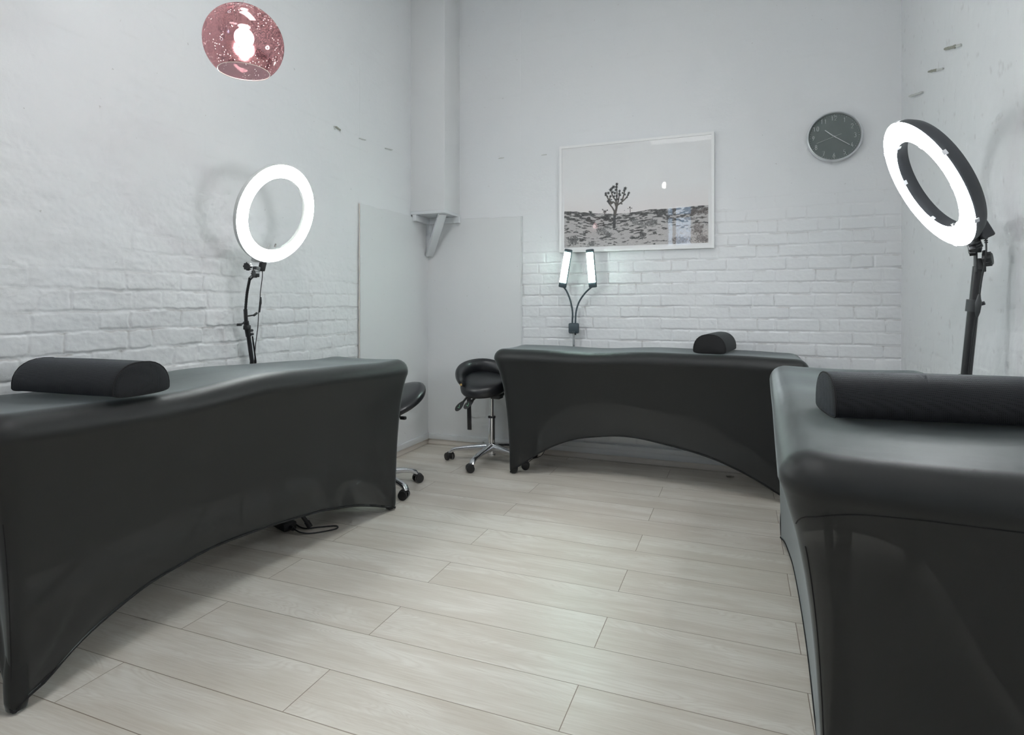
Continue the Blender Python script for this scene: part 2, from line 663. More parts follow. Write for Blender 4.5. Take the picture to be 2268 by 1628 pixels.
# ------------------------------------------------------------------ setting
def quick_mesh(name, P, mat, smooth=True, flip=False, crevice_dark=None):
    """grid P[nu, nv, 3] as one mesh, fast path"""
    nu, nv = P.shape[:2]
    idx = np.arange(nu * nv).reshape(nu, nv)
    q = np.stack([idx[:-1, :-1], idx[1:, :-1], idx[1:, 1:], idx[:-1, 1:]], -1).reshape(-1, 4)
    if flip:
        q = q[:, ::-1]
    me = bpy.data.meshes.new(name)
    me.vertices.add(nu * nv)
    me.vertices.foreach_set('co', P.reshape(-1).astype(np.float32))
    me.loops.add(q.size)
    me.loops.foreach_set('vertex_index', q.reshape(-1).astype(np.int32))
    me.polygons.add(len(q))
    me.polygons.foreach_set('loop_start', np.arange(0, q.size, 4, dtype=np.int32))
    me.polygons.foreach_set('loop_total', np.full(len(q), 4, dtype=np.int32))
    me.materials.append(mat)
    me.update(calc_edges=True)
    if crevice_dark is not None:
        at_ = me.attributes.new('crevice_dark', 'FLOAT', 'POINT')
        at_.data.foreach_set('value', crevice_dark.reshape(-1).astype(np.float32))
    if smooth:
        me.shade_smooth()
    o = bpy.data.objects.new(name, me)
    COL.objects.link(o)
    return o


def brick_height(u, z, z0, course, rough, seed, heads, off_a, off_b, fade):
    """relief of painted Flemish-bond brickwork; rows of stretchers and headers"""
    wu = u + .007 * fbm(u * 9, z * 9, 3, seed) + .0035 * rough * fbm(u * 40, z * 40, 2, seed + 5)
    wz = z + .006 * rough * fbm(u * 3.3, z * 14, 3, seed + 9) + .0026 * rough * fbm(u * 45, z * 45, 2, seed + 3)
    k = np.floor((wz - z0) / course)
    fz = (wz - z0) / course - k
    par = np.mod(k, 2)
    per, hd = .3465, .1155
    off = np.where(par > .5, off_b, off_a) + (hashn(k, 0, seed) - .5) * .03 * rough
    q = (wu - off) / per
    c = np.floor(q)
    hdj = hd + (hashn(c, k, seed + 12) - .5) * .022
    st = (hashn(c, k, seed + 13) - .5) * .02               # jitter of the joint after the stretcher
    st1 = (hashn(c + 1, k, seed + 13) - .5) * .02
    fr = (q - c) * per
    head = fr < hdj
    lo = np.where(head, st * 0, hdj)
    hi = np.where(head, hdj, per)
    d_x = np.minimum(fr - lo, hi - fr)
    d_z = np.minimum(fz, 1 - fz) * course
    idn = c * 2 + head
    rr = .012
    a = np.clip(rr - d_x, 0, None)
    b = np.clip(rr - d_z, 0, None)
    d = rr - np.sqrt(a * a + b * b)
    d = np.where((a > 0) & (b > 0), d, np.minimum(d_x, d_z))
    jw = .0022 + .0030 * hashn(idn, k, seed + 1) + .0015 * fbm(u * 30, z * 30, 2, seed + 20)
    jw = np.clip(jw, .001, None)
    prof = sstep(d, jw * .4, jw + .0052)
    prot = (hashn(idn, k, seed + 2) - .5) * .0028 * rough
    tiltx = (hashn(idn, k, seed + 4) - .5) * .0045 * rough * (fr - (lo + hi) / 2) / .1
    tiltz = (hashn(idn, k, seed + 6) - .45) * .005 * rough * (.5 - fz)
    filled = .35 + .65 * sstep(fbm(u * 4.5, z * 9, 3, seed + 30), -.35, .25)      # joints partly filled with paint
    vert = np.where(d_x < d_z, .75, 1.0)
    base = (prof - 1) * .0062 * filled * vert + prof * (prot + tiltx + tiltz)
    # crevice shade painted into the colour of the joint just below each brick
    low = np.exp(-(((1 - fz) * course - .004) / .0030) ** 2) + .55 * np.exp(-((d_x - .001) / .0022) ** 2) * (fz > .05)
    crev_shade = low * sstep(fbm(u * 16, z * 22, 3, seed + 31), -.25, .35) * filled
    return base * fade, np.clip(crev_shade * fade, 0, 1)


# back wall -------------------------------------------------------
def wall_back():
    us = np.concatenate([np.linspace(XL - .02, -1.5, 30), np.arange(-1.49, XR + .02, .0034)])
    zs = np.concatenate([np.arange(0, .7, .03), np.arange(.7, 1.8, .0032), np.arange(1.8, ZC + .02, .014)])
    us, zs = dedupe(us), dedupe(zs)
    U, Z = np.meshgrid(us, zs, indexing='ij')
    fade = (.04 + .96 * (1 - sstep(Z + .12 * fbm(U * 2, Z * 2, 3, 4) + .22 * sstep(-U, .25, 1.2), 1.25, 1.85)))
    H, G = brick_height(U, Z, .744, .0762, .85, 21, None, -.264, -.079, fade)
    H *= 1.05
    H += .0035 * fbm(U * 1.3, Z * 1.3, 3, 61) + .0012 * fbm(U * 13, Z * 17, 4, 62) * (.45 + .55 * fade)
    H += .0006 * fbm(U * 60, Z * 60, 2, 63) * fade
    H = np.minimum(H, .004)
    H[U < -1.48] *= .2
    P = np.stack([U, YB - H, Z], -1)
    return struct(quick_mesh('wall_back', P, M['wall'], flip=False, crevice_dark=G))


def wall_left():
    ys = np.concatenate([np.arange(YF, 1.1, .1), np.arange(1.1, 3.15, .0042), np.linspace(3.16, YB + .02, 24)])
    zs = np.concatenate([np.arange(0, .6, .03), np.arange(.7, 1.6, .0036), np.arange(1.6, ZC + .02, .010)])
    ys, zs = dedupe(ys), dedupe(zs)
    U, Z = np.meshgrid(ys, zs, indexing='ij')
    n = fbm(U * 1.6, Z * 1.6, 3, 14)
    fade = .07 + .93 * (1 - sstep(Z + .22 * n, .84, 1.36))
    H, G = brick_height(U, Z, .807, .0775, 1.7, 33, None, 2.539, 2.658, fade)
    H *= .56
    amp = .35 + .65 * (1 - sstep(Z, 1.2, 2.6))
    H += .006 * fbm(U * 1.1, Z * 1.5, 3, 71) + (.0032 * fbm(U * 6, Z * 13, 4, 72) + .0016 * fbm(U * 22, Z * 26, 3, 74)) * amp
    H += .0009 * fbm(U * 55, Z * 55, 2, 73) * amp
    H = np.minimum(H, .008)
    H[U > 3.13] *= .2
    P = np.stack([XL + H, U, Z], -1)
    return struct(quick_mesh('wall_left', P, M['wall'], flip=True, crevice_dark=G))


def wall_right():
    ys = np.concatenate([np.arange(YF, 2.1, .1), np.arange(2.1, YB + .015, .006)])
    zs = np.concatenate([np.arange(0, .6, .03), np.arange(.6, 1.8, .0065), np.arange(1.8, ZC + .02, .014)])
    ys, zs = dedupe(ys), dedupe(zs)
    U, Z = np.meshgrid(ys, zs, indexing='ij')
    fade = .03 + .17 * (1 - sstep(Z, .8, 1.5))
    H, G = brick_height(U, Z, .744, .0762, 1.3, 55, None, .1, .27, fade)
    H += .004 * fbm(U * 1.3, Z * 1.3, 3, 81) + .0024 * fbm(U * 8, Z * 8, 4, 82) + .0013 * fbm(U * 30, Z * 30, 3, 83)
    # pits
    pit = fbm(U * 26, Z * 26, 3, 84)
    H -= .0018 * sstep(pit, .42, .62)
    H = np.minimum(H, .006)
    P = np.stack([XR - H, U, Z], -1)
    return struct(quick_mesh('wall_right', P, M['wall'], flip=False, crevice_dark=G * .5 + .28 * sstep(pit, .5, .66)))  # painted joint shade at half weight, plus darker pits


w_back, w_left, w_right = wall_back(), wall_left(), wall_right()
# rear wall with the window opening behind the camera
WX0, WX1, WZ0, WZ1 = -1.42, -.86, 2.18, 3.06
m = MB()
for (x0, x1, z0, z1) in ((XL - .1, WX0, 0, ZC), (WX1, XR + .1, 0, ZC), (WX0, WX1, 0, WZ0), (WX0, WX1, WZ1, ZC)):
    m.box(((x0 + x1) / 2, YF - .06, (z0 + z1) / 2), (x1 - x0, .12, z1 - z0))
struct(m.build('wall_rear', M['wall'], smooth=0))
m = MB().box(((XL + XR) / 2, (YF + YB) / 2, -.03), (XR - XL + .3, YB - YF + .3, .06))
struct(m.build('floor', M['floor'], smooth=0))
m = MB().box(((XL + XR) / 2, (YF + YB) / 2, ZC + .05), (XR - XL + .3, YB - YF + .3, .1))
struct(m.build('ceiling', M['ceil'], smooth=0))
# window
m = MB()
for x in (WX0 + .03, (WX0 + WX1) / 2 - .10, WX1 - .03):
    m.box((x, YF - .06, (WZ0 + WZ1) / 2), (.06, .07, WZ1 - WZ0))
for z in (WZ0 + .03, (WZ0 + WZ1) / 2 + .2, WZ1 - .03):
    m.box(((WX0 + WX1) / 2, YF - .06, z), (WX1 - WX0, .07, .06))
win = struct(m.build('window_1', M['frame'], smooth=0))
m = MB().box(((WX0 + WX1) / 2, YF - .08, (WZ0 + WZ1) / 2), (WX1 - WX0 - .02, .008, WZ1 - WZ0 - .02))
m.build('pane', M['day'], parent=win, smooth=0)


# smooth boards in the left back corner, with slightly ragged tops
def board(name, u0, u1, z0, z1, fn, nrm_off):
    nu = 90
    us = np.linspace(u0, u1, nu)
    top = z1 + .004 * fbm(us * 12, us * 0 + 3, 3, 7) - .006 * sstep(fbm(us * 5, us * 0, 2, 8), .1, .5)
    lv = [(z0, 0), (z0, nrm_off), (None, nrm_off), (None, 0)]
    P = np.zeros((nu, 4, 3))
    for j, (z, o) in enumerate(lv):
        for i, u in enumerate(us):
            P[i, j] = fn(u, o, top[i] - (.004 if j == 2 else 0) if z is None else z)
    mb = MB().grid(P, cv=True)
    mb.f += [(3, 2, 1, 0), tuple((nu - 1) * 4 + j for j in range(4))]
    mb.m += [0, 0]
    return mb


b1 = struct(board('trim_1', XL - .01, -1.472, .08, 1.700, lambda u, o, z: (u, YB - o, z), .013).build('trim_1', M['panel'], smooth=30))
b2 = struct(board('trim_2', 3.121, YB + .01, .08, 1.703, lambda u, o, z: (XL + o, u, z), .013).build('trim_2', M['panel'], smooth=30))
mb = MB()
pts = [(XL + .006 + .002 * random.random(), 3.117 + .003 * random.uniform(-1, 1), z) for z in np.linspace(.6, 1.695, 40)]
mb.tube(pts, [.0022 + .0018 * random.random() for _ in pts], 6)
mb.build('caulk_line', M['caulk'], parent=b2)
mb = MB()
pts = [(-1.468 + .002 * random.uniform(-1, 1), YB - .008, z) for z in np.linspace(.6, 1.695, 40)]
mb.tube(pts, [.0025 + .002 * random.random() for _ in pts], 6)
mb.build('caulk_line', M['panel'], parent=b1)

# boxed pipe / pillar in the corner above the boards
PX, PY = -1.966, 3.751
m = MB().box(((XL - .02 + PX) / 2, (YB + .02 + PY) / 2, (1.735 + ZC) / 2), (PX - XL + .02, YB + .02 - PY, ZC - 1.735), bev=.006)
struct(m.build('trim_3', wall_paint('white_painted_boxing', (.81, .815, .82), .5, False, .15), smooth=30))

# baseboards: flat strip with a cream lower ledge
m = MB()
m.box(((XL + XR) / 2, YB - .013, .0625), (XR - XL, .034, .040), bev=.003)
bb = struct(m.build('baseboard_back', M['trim'], smooth=30))
m = MB().box(((XL + XR) / 2, YB - .008, .021), (XR - XL, .016, .039), bev=.001)
m.build('lower_strip', M['skirt'], parent=bb, smooth=30)
m = MB().box((XL + .013, (YF + YB) / 2, .0625), (.034, YB - YF, .040), bev=.003)
bb = struct(m.build('baseboard_left', M['trim'], smooth=30))
m = MB().box((XL + .008, (YF + YB) / 2, .021), (.016, YB - YF, .039), bev=.001)
m.build('lower_strip', M['skirt'], parent=bb, smooth=30)
m = MB().box((XR - .012, (YF + YB) / 2, .045), (.030, YB - YF, .09), bev=.003)
struct(m.build('baseboard_right', M['trim'], smooth=30))
# pipe boxing strip above the baseboard under the far bed
m = MB().box(((-1.3 + XR) / 2, YB - .018, .1), (XR + 1.3, .04, .034), bev=.003)
struct(m.build('trim_4', M['trim'], smooth=30))


# dashes left by old wall plugs
def chip(parent, p, axis_u, nrm, ln, th, rot, mat):
    u = np.array(axis_u, float)
    z = np.array([0, 0, 1.0])
    a = u * cos(rot) + z * sin(rot)
    b_ = -u * sin(rot) + z * cos(rot)
    n = np.array(nrm, float)
    out = []
    k = 9
    for i in range(k):
        t = i / (k - 1) - .5
        w = th * (.5 + .12 * random.uniform(-1, 1)) * (.5 if i in (0, k - 1) else 1)
        for sg in (-1, 1):
            out.append(np.array(p) + a * t * ln + b_ * sg * w)
    mbx = MB()
    V = np.array(out)
    V = np.concatenate([V - n * .004, V + n * .0015])
    Fc = []
    o2 = 2 * k
    for i in range(k - 1):
        a0 = 2 * i
        Fc += [(o2 + a0, o2 + a0 + 1, o2 + a0 + 3, o2 + a0 + 2), (a0, a0 + 2, o2 + a0 + 2, o2 + a0), (a0 + 1, o2 + a0 + 1, o2 + a0 + 3, a0 + 3)]
    Fc += [(0, o2, o2 + 1, 1), (2 * k - 2, 2 * k - 1, o2 + 2 * k - 1, o2 + 2 * k - 2)]
    mbx.add(V, Fc)
    return mbx.build('plug_scar', mat, parent=parent, smooth=0)


def chip2(parent, a_, b__, nrm, th, mat):
    a_, b__ = np.array(a_), np.array(b__)
    d__ = b__ - a_
    u_ = np.array([abs(nrm[1]), abs(nrm[0]), 0.0])
    chip(parent, (a_ + b__) / 2, u_, nrm, np.linalg.norm(d__), th, math.atan2(d__[2], float(np.dot(d__, u_))), mat)


for (xa, ya, xb, yb, mt, th) in ((743.5, 280, 755, 288.5, M['dirt'], .008), (740.5, 279, 743, 287, M['dirt2'], .004), (796, 306, 811, 310.5, M['dirt2'], .005), (853, 328, 870, 332, M['dirt2'], .006)):
    chip2(w_left, at_x(xa, ya, XL + .0072), at_x(xb, yb, XL + .0072), (1, 0, 0), th, mt)
for (xa, ya, xb, yb, mt, th) in ((2091, 109, 2117, 102.5, M['dirt'], .013), (2117, 102.5, 2128, 99.5, M['dirt2'], .010), (2055.5, 159, 2074, 155, M['dirt'], .011), (2074, 155, 2089, 152, M['dirt2'], .008), (2013, 214, 2043, 204, M['dirt2'], .010)):
    chip2(w_right, at_x(xa, ya, XR - .0062), at_x(xb, yb, XR - .0062), (-1, 0, 0), th, mt)
for (x, y, ln) in ((1110, 350, .045), (1205, 343, .04)):
    chip(w_back, at_y(x, y, YB - .003), (1, 0, 0), (0, -1, 0), ln, .005, .05, M['dirt2'])


# ------------------------------------------------------------------ corner bracket under the boxing
t = thing('corner_bracket', 'white timber bracket with diagonal brace under the boxed pipe in the corner', 'bracket', (XL, YB, 1.45))
m = MB().box(((XL + PX) / 2 + .004, (YB + PY) / 2 - .004, 1.724), (PX - XL + .004, YB - PY + .004, .022), bev=.002)
m.build('shelf_board', M['trim'], parent=t, smooth=30)
m = MB().box(((XL + PX) / 2 + .012, YB - .030, 1.690), (PX - XL + .01, .032, .045), bev=.002)
m.build('wall_rail', M['trim'], parent=t, smooth=30)
m = MB().box((XL + .030, (YB + PY) / 2 - .02, 1.690), (.032, YB - PY - .03, .045), bev=.002)
m.build('wall_rail', M['trim'], parent=t, smooth=30)
a, b_ = np.array([PX - .035, PY + .035, 1.712]), np.array([XL + .035, YB - .035, 1.43])
d = (b_ - a) / np.linalg.norm(b_ - a)
sd = np.cross(d, [0, 0, 1.0])
sd /= np.linalg.norm(sd)
m = MB().box((a + b_) / 2, (.058, .028, np.linalg.norm(b_ - a)), ax=[sd, np.cross(d, sd), d], bev=.003)
m.build('brace', M['trim'], parent=t, smooth=30)
m = MB().box((XL + .030, YB - .028, 1.56), (.034, .034, .26), bev=.002)
m.build('upright', M['trim'], parent=t, smooth=30)


# ------------------------------------------------------------------ treatment beds
def rounded_rect(L, W, r, nl=64, nw=32, nc=9):
    """points in local (a along length, b across), counter clockwise; fixed counts"""
    out = []
    hl, hw = L / 2, W / 2
    r = min(r, hl * .9, hw * .9)
    def seg(p, q, n):
        for i in range(n):
            t_ = i / n
            out.append((p[0] + (q[0] - p[0]) * t_, p[1] + (q[1] - p[1]) * t_))
    def arc(cx, cy, a0):
        for i in range(nc):
            a_ = a0 + (i / nc) * pi / 2
            out.append((cx + r * cos(a_), cy + r * sin(a_)))
    seg((-hl + r, -hw), (hl - r, -hw), nl)
    arc(hl - r, -hw + r, -pi / 2)
    seg((hl, -hw + r), (hl, hw - r), nw)
    arc(hl - r, hw - r, 0)
    seg((hl - r, hw), (-hl + r, hw), nl)
    arc(-hl + r, hw - r, pi / 2)
    seg((-hl, hw - r), (-hl, -hw + r), nw)
    arc(-hl + r, -hw + r, pi)
    return np.array(out)


def make_bed(label, top_c, top_yaw, L, W, ztop, bot_c, bot_yaw, Lb, Wb, hem_long, hem_long2, hem_short, wave, folds, bumps=(), kexp=3.2, seam_z=None, seam_from=13):
    t = thing('treatment_bed', label, 'bed', (bot_c[0], bot_c[1], 0), 'treatment beds under black stretch covers')
    def to_world(P, c, yaw):
        ca, sa = cos(yaw), sin(yaw)
        return np.stack([c[0] + P[:, 0] * ca - P[:, 1] * sa, c[1] + P[:, 0] * sa + P[:, 1] * ca], -1)
    re = .066
    zed = ztop - re
    bot = rounded_rect(Lb, Wb, .022)
    botW = to_world(bot, bot_c, bot_yaw)
    n = len(bot)
    an, bn = bot[:, 0] / (Lb / 2), bot[:, 1] / (Wb / 2)
    hem = np.zeros(n)
    for i in range(n):
        if abs(bn[i]) > .955 and abs(an[i]) < .999:
            tb = hem_long if bn[i] < 0 else hem_long2
            hem[i] = np.interp(an[i], tb[0], tb[1])
        else:
            hem[i] = hem_short * max(0, 1 - abs(bn[i]) ** 2.2)
    k = np.array([1, 2, 3, 2, 1.]) / 9
    for _ in range(3):
        hem = np.convolve(np.concatenate([hem[-2:], hem, hem[:2]]), k, 'valid')
    hem = np.clip(hem, .006, None)
    rings = []
    ztopf = lambda P: ztop + wave(P[:, 0], P[:, 1])
    # top
    for q in np.linspace(.02, 1, 16):
        P = rounded_rect(L - 2 * re, W - 2 * re, .03) * q
        Wd = to_world(P, top_c, top_yaw)
        rings.append(np.column_stack([Wd, ztopf(P)]))
    for a_ in np.linspace(15, 90, 6):
        ins = re * (1 - sin(R(a_)))
        P = rounded_rect(L - 2 * ins, W - 2 * ins, .085 - ins)
        Wd = to_world(P, top_c, top_yaw)
        rings.append(np.column_stack([Wd, ztopf(P) - re * (1 - cos(R(a_)))]))
    P = rounded_rect(L, W, .085)
    topW = to_world(P, top_c, top_yaw)
    zE = ztopf(P) - re
    NV = 46
    cen = np.array(bot_c)
    for j in range(1, NV + 1):
        v = j / NV
        z = zE + (hem - zE) * v
        w = np.clip((zE - z) / zE, 0, 1)
        g = (1 - np.exp(-kexp * w)) / (1 - math.exp(-kexp))
        XY = topW + (botW - topW) * g[:, None]
        # fabric pulled inwards between the corners
        side_in = np.where(np.abs(bn) > .955, 1 - an ** 2, (1 - bn ** 2))
        tow = cen - XY
        tow = np.where((np.abs(bn) > .955)[:, None], np.stack([np.full(n, -sin(bot_yaw)), np.full(n, cos(bot_yaw))], -1) * -np.sign(bn)[:, None],
                       np.stack([np.full(n, cos(bot_yaw)), np.full(n, sin(bot_yaw))], -1) * -np.sign(an)[:, None])
        XY = XY + tow * (.028 * side_in * sin(min(1, v * 1.1) * pi * .55))[:, None]
        # folds running up from the feet
        for (ca_, cb_, amp) in folds:
            fa = (an - ca_) * Lb / 2
            fb = (bn - cb_) * Wb / 2
            dist = np.hypot(fa, fb)
            ang = np.arctan2(dist, z + .02)
            f = amp * np.sin(ang * 17) * np.exp(-((np.hypot(dist, z) - .12) / .17) ** 2) * sstep(dist, .02, .09)
            XY = XY - tow * f[:, None]
        for (ba, bb_, bz, amp, sg) in bumps:
            dd = ((an - ba) * Lb / 2) ** 2 + ((bn - bb_) * Wb / 2) ** 2 + (z - bz) ** 2
            XY = XY - tow * (amp * np.exp(-dd / sg ** 2))[:, None]
        rings.append(np.column_stack([XY, z]))
    # turned hem inside
    last = rings[-1]
    inner = last.copy()
    inner[:, :2] += (cen - inner[:, :2]) * (.006 / np.linalg.norm(cen - inner[:, :2], axis=1))[:, None]
    inner[:, 2] += .014
    rings.append(inner)
    G = np.array(rings)
    mb = MB().grid(G, cv=True, flip=True)
    mb.f.append(tuple(range(n - 1, -1, -1)))
    mb.m.append(0)
    cover = mb.build('stretch_cover', M['cover'], parent=t, smooth=180, recalc=True)
    # hem band
    lastp = [tuple(p) for p in (last + [0, 0, .003])]
    m2 = MB().tube(lastp, .0034, 6, closed=True)
    m2.build('hem_band', M['seam'], parent=cover)
    # corner seams run down from the mattress edge to each foot
    idx = {0: 64 + 4, 1: 64 + 9 + 32 + 4, 2: 64 + 9 + 32 + 9 + 64 + 4, 3: n - 5}
    ringsA = G[22:-2]
    for c_ in idx.values():
        pth = [r_[c_] for r_ in ringsA[seam_from:]]
        m2 = MB().tube(pth, .0015, 5)
        m2.build('seam', M['seam'], parent=cover)
    if seam_z is not None:
        ids, zz = seam_z
        pth = []
        for i in ids:
            zt = zz(i)
            col_ = ringsA[:, i, :]
            o_ = np.argsort(col_[:, 2])
            pth.append((np.interp(zt, col_[o_, 2], col_[o_, 0]), np.interp(zt, col_[o_, 2], col_[o_, 1]), zt))
        m2 = MB().tube(pth, .0014, 5)
        m2.build('seam', M['seam'], parent=cover)
    # table frame inside
    ca, sa = cos(bot_yaw), sin(bot_yaw)
    def loc(a_, b2_, z):
        return np.array([bot_c[0] + a_ * ca - b2_ * sa, bot_c[1] + a_ * sa + b2_ * ca, z])
    for sx in (-1, 1):
        for sy in (-1, 1):
            m2 = MB()
            f0 = loc(sx * (Lb / 2 - .022), sy * (Wb / 2 - .022), .004)
            f1 = loc(sx * (Lb / 2 - .05), sy * (Wb / 2 - .045), ztop - .11)
            m2.tube([f0, f1], .014, 10)
            leg = m2.build('leg', M['wood'], parent=t)
            ex = np.array([cos(bot_yaw), sin(bot_yaw), 0])
            ey = np.array([-sin(bot_yaw), cos(bot_yaw), 0])
            rg = []
            for zq, rq in ((.006, .016), (.008, .021), (.03, .0245), (.075, .026), (.115, .025), (.15, .021)):
                rg.append([loc(sx * (Lb / 2 - .0235), sy * (Wb / 2 - .0235), zq) + (ex * np.sign(cos(a_)) * abs(cos(a_)) ** .75 + ey * np.sign(sin(a_)) * abs(sin(a_)) ** .75) * rq for a_ in np.arange(16) * pi / 8])
            m3 = MB().grid(np.array(rg), cv=True)
            m3.f += [tuple(range(16)), tuple(5 * 16 + j for j in range(15, -1, -1))]
            m3.m += [0, 0]
            m3.build('foot_pocket', M['pocket'], parent=cover, smooth=60)
            m3 = MB().lathe([(.0, 0), (.012, 0.0), (.013, .004), (.010, .012)], f0 - [0, 0, .004], n=12)
            m3.build('foot_cap', M['chrome'], parent=leg)
    for sy in (-1, 1):
        for sx in (-1, 1):
            m2 = MB().tube([loc(sx * (Lb / 2 - .04), sy * (Wb / 2 - .05), .22), loc(sx * .12, sy * (Wb / 2 - .06), ztop - .12)], .011, 8)
            m2.build('brace', M['wood'], parent=t)
    m2 = MB().box(loc(0, 0, ztop - .095), (L - .16, W - .12, .045), ax=[[cos(top_yaw), sin(top_yaw), 0], [-sin(top_yaw), cos(top_yaw), 0], [0, 0, 1]], bev=.01)
    m2.build('deck', M['wood'], parent=t)
    return t


def contour(amp, phase):
    def f(a_, b2_):
        return amp * np.sin(a_ * 5.2 + phase) + .004 * np.sin(a_ * 11 + 1 + phase) * np.cos(b2_ * 4) - .010 * (1 - (b2_ / .3) ** 2)
    return f


# left bed: runs along the left wall; local a axis points away from the camera, b>0 towards the wall
ang = math.atan2(2.624 - .978, -1.679 + 1.755)
e = np.array([cos(ang), sin(ang)])
nrm = np.array([-e[1], e[0]])                      # towards the wall
Lb, Wb = 1.70, .44
bc = np.array([(-1.755 - 1.679) / 2, (2.624 + .978) / 2]) + nrm * (Wb / 2 - .012)
ytop = lambda X, Y: None
tcx = np.array([-1.635, 1.80]) - e * .03 + nrm * .255
hl = ([-1, -.97, -.84, -.58, -.28, .0, .36, .62, .83, .95, 1], [0, .01, .090, .178, .205, .190, .157, .113, .055, .012, 0])
hs = ([-1, 0, 1], [0, .2, 0])
left_bed = make_bed('black covered treatment bed along the left wall, its hem arched above the floor', tcx, ang, 1.84, .53, .795,
                    bc, ang, Lb, Wb, hl, ([-1, -.93, -.8, 0, .8, .93, 1], [0, .08, .17, .22, .17, .08, 0]), .13,
                    contour(.011, 1.2), [(-1, -1, .007), (1, -1, .004)], bumps=[(1.03, -.99, .725, .020, .032)])
# back bed: along the back wall; b<0 faces the camera
fb = np.array([at_y(x, y, 3.45) for x, y in ((1139, 1042), (1176, 1016), (1215, 993), (1272, 973), (1363, 967), (1413, 972), (1519, 999), (1582, 1019), (1642, 1047), (1688, 1072), (1727, 1099))])
bx0, bx1 = -1.352, .28
an_ = (fb[:, 0] - (bx0 + bx1) / 2) / ((bx1 - bx0) / 2)
hl = ([-1] + list(an_) + [.96, 1], [0] + list(np.clip(fb[:, 2], 0, 1)) + [.015, 0])
back_bed = make_bed('black covered treatment bed along the back wall beneath the framed picture', (-.56, 3.655), 0, 1.80, .53, .788,
                    ((bx0 + bx1) / 2, 3.665), 0, bx1 - bx0, .44, hl, ([-1, -.92, -.78, -.4, .3, .7, 1], [0, .2, .36, .42, .36, .2, 0]), .10,
                    contour(.006, .3), [(-1, -1, .003)])
# right bed: b>0 faces the room's middle (left), near end faces the camera
angr = math.atan2(2.92 - 1.33, .186 - .172)
er = np.array([cos(angr), sin(angr)])
nr = np.array([er[1], -er[0]])                     # towards the right wall
bcr = np.array([(.186 + .172) / 2, (2.92 + 1.33) / 2]) + nr * (.50 / 2 - .01)
angt = math.atan2(3.02 - 1.21, .125 - .066)
et = np.array([cos(angt), sin(angt)])
ntt = np.array([et[1], -et[0]])
tcr = np.array([(.125 + .066) / 2, (3.02 + 1.21) / 2]) + ntt * .31
hl = ([-1, -.9, -.5, 0, .4, .8, 1], [0, .015, .035, .055, .08, .05, 0])
n_all = 64 * 2 + 32 * 2 + 9 * 4
s0 = 64 + 9 + 32 + 9 + 64                           # corner arc before the near short side (a = -L/2)
seam_ids = list(range(s0 + 3, s0 + 9 + 32 + 6))
right_bed = make_bed('black covered treatment bed along the right wall, nearest the camera, sagging end seam', tcr, angt, 1.81, .62, .788,
                     bcr, angr, 1.63, .52, hl, hl, .08,
                     contour(.006, 2.0), [(-1, 1, .004)], bumps=[(-1.03, .99, .655, .012, .03)], kexp=3.0, seam_from=7,
                     seam_z=(seam_ids, lambda i: .636 + .058 * (1 - math.exp(-9.0 * (i - seam_ids[0]) / (len(seam_ids) - 1))) - .012 * (i - seam_ids[0]) / (len(seam_ids) - 1)))


# ------------------------------------------------------------------ half-round bolsters
def bolster(label, c, yaw, ln, w, h, z0, mat, end_r=.02, lean=0.0):
    """c = centre on the bed top, axis along yaw"""
    o = None
    ax = np.array([cos(yaw), sin(yaw), 0])
    sd_ = np.array([-sin(yaw), cos(yaw), 0])
    prof = []
    N = 30
    for i in range(N):                              # D profile, counter clockwise, flat base rounded
        a_ = -pi / 2 + 2 * pi * i / N
        x = cos(a_)
        y = sin(a_)
        xx = np.sign(x) * abs(x) ** .85
        if y < 0:
            yy = -abs(y) ** .4 * .22
            xx *= 1.0
        else:
            yy = y ** .92 * .86
        prof.append((xx * w / 2, (yy + .22) * h / 1.08))
    prof = np.array(prof)
    cpt = np.array([0, h * .42])
    mb = MB()
    rings = []
    for (s_, q) in [(-1, 0.02), (-1, .5), (-1, .82), (-.997, .93), (-.985, .985), (-.965, 1.0)] + [(v, 1.0) for v in np.linspace(-.9, .9, 15)] + \
            [(.965, 1.0), (.985, .985), (.997, .93), (1, .82), (1, .5), (1, .02)]:
        P = cpt + (prof - cpt) * q
        bulge = 1 + .015 * cos(s_ * pi / 2)
        x_along = s_ * ln / 2 + (np.sign(s_) * .006 * (1 - q) if q < .9 else 0)
        rings.append(np.array([ax * x_along + sd_ * p[0] * bulge + np.array([0, 0, z0 + p[1] * bulge]) for p in P]) + np.array([c[0], c[1], 0]))
    mb.grid(np.array(rings), cv=True)
    mb.f += [tuple(range(N)), tuple((len(rings) - 1) * N + j for j in range(N - 1, -1, -1))]
    mb.m += [0, 0]
    o = mb.build('bolster_pillow', mat, origin=(c[0], c[1], z0), smooth=180)
    tag(o, label, 'pillow', 'half-round bolsters on the beds')
    # piping round both ends
    for e_ in (4, len(rings) - 5):
        pth = [tuple(p) for p in rings[e_]]
        MB().tube(pth, .0022, 5, closed=True).build('piping', M['seam'], parent=o)
    return o


bolster('half-round black mesh bolster resting on the left bed near its head', (-1.885, 1.245), R(3), .425, .19, .100, .791, M['bolster'])
bolster('small smooth black half-round bolster on the far bed by the back wall', (-.140, 3.685), R(82), .37, .178, .110, .783, M['bolster2'])
bolster('long black mesh half-round bolster lying across the nearest bed on the right', (.435, 1.722), R(6), .475, .205, .105, .785, M['bolster'])


# ------------------------------------------------------------------ ring lights
def frame_from_normal(n):
    n = np.array(n, float)
    n /= np.linalg.norm(n)
    a_ = np.cross([0, 0, 1.0], n)
    a_ /= np.linalg.norm(a_)
    return n, a_, np.cross(n, a_)                   # normal, sideways, up in the plane


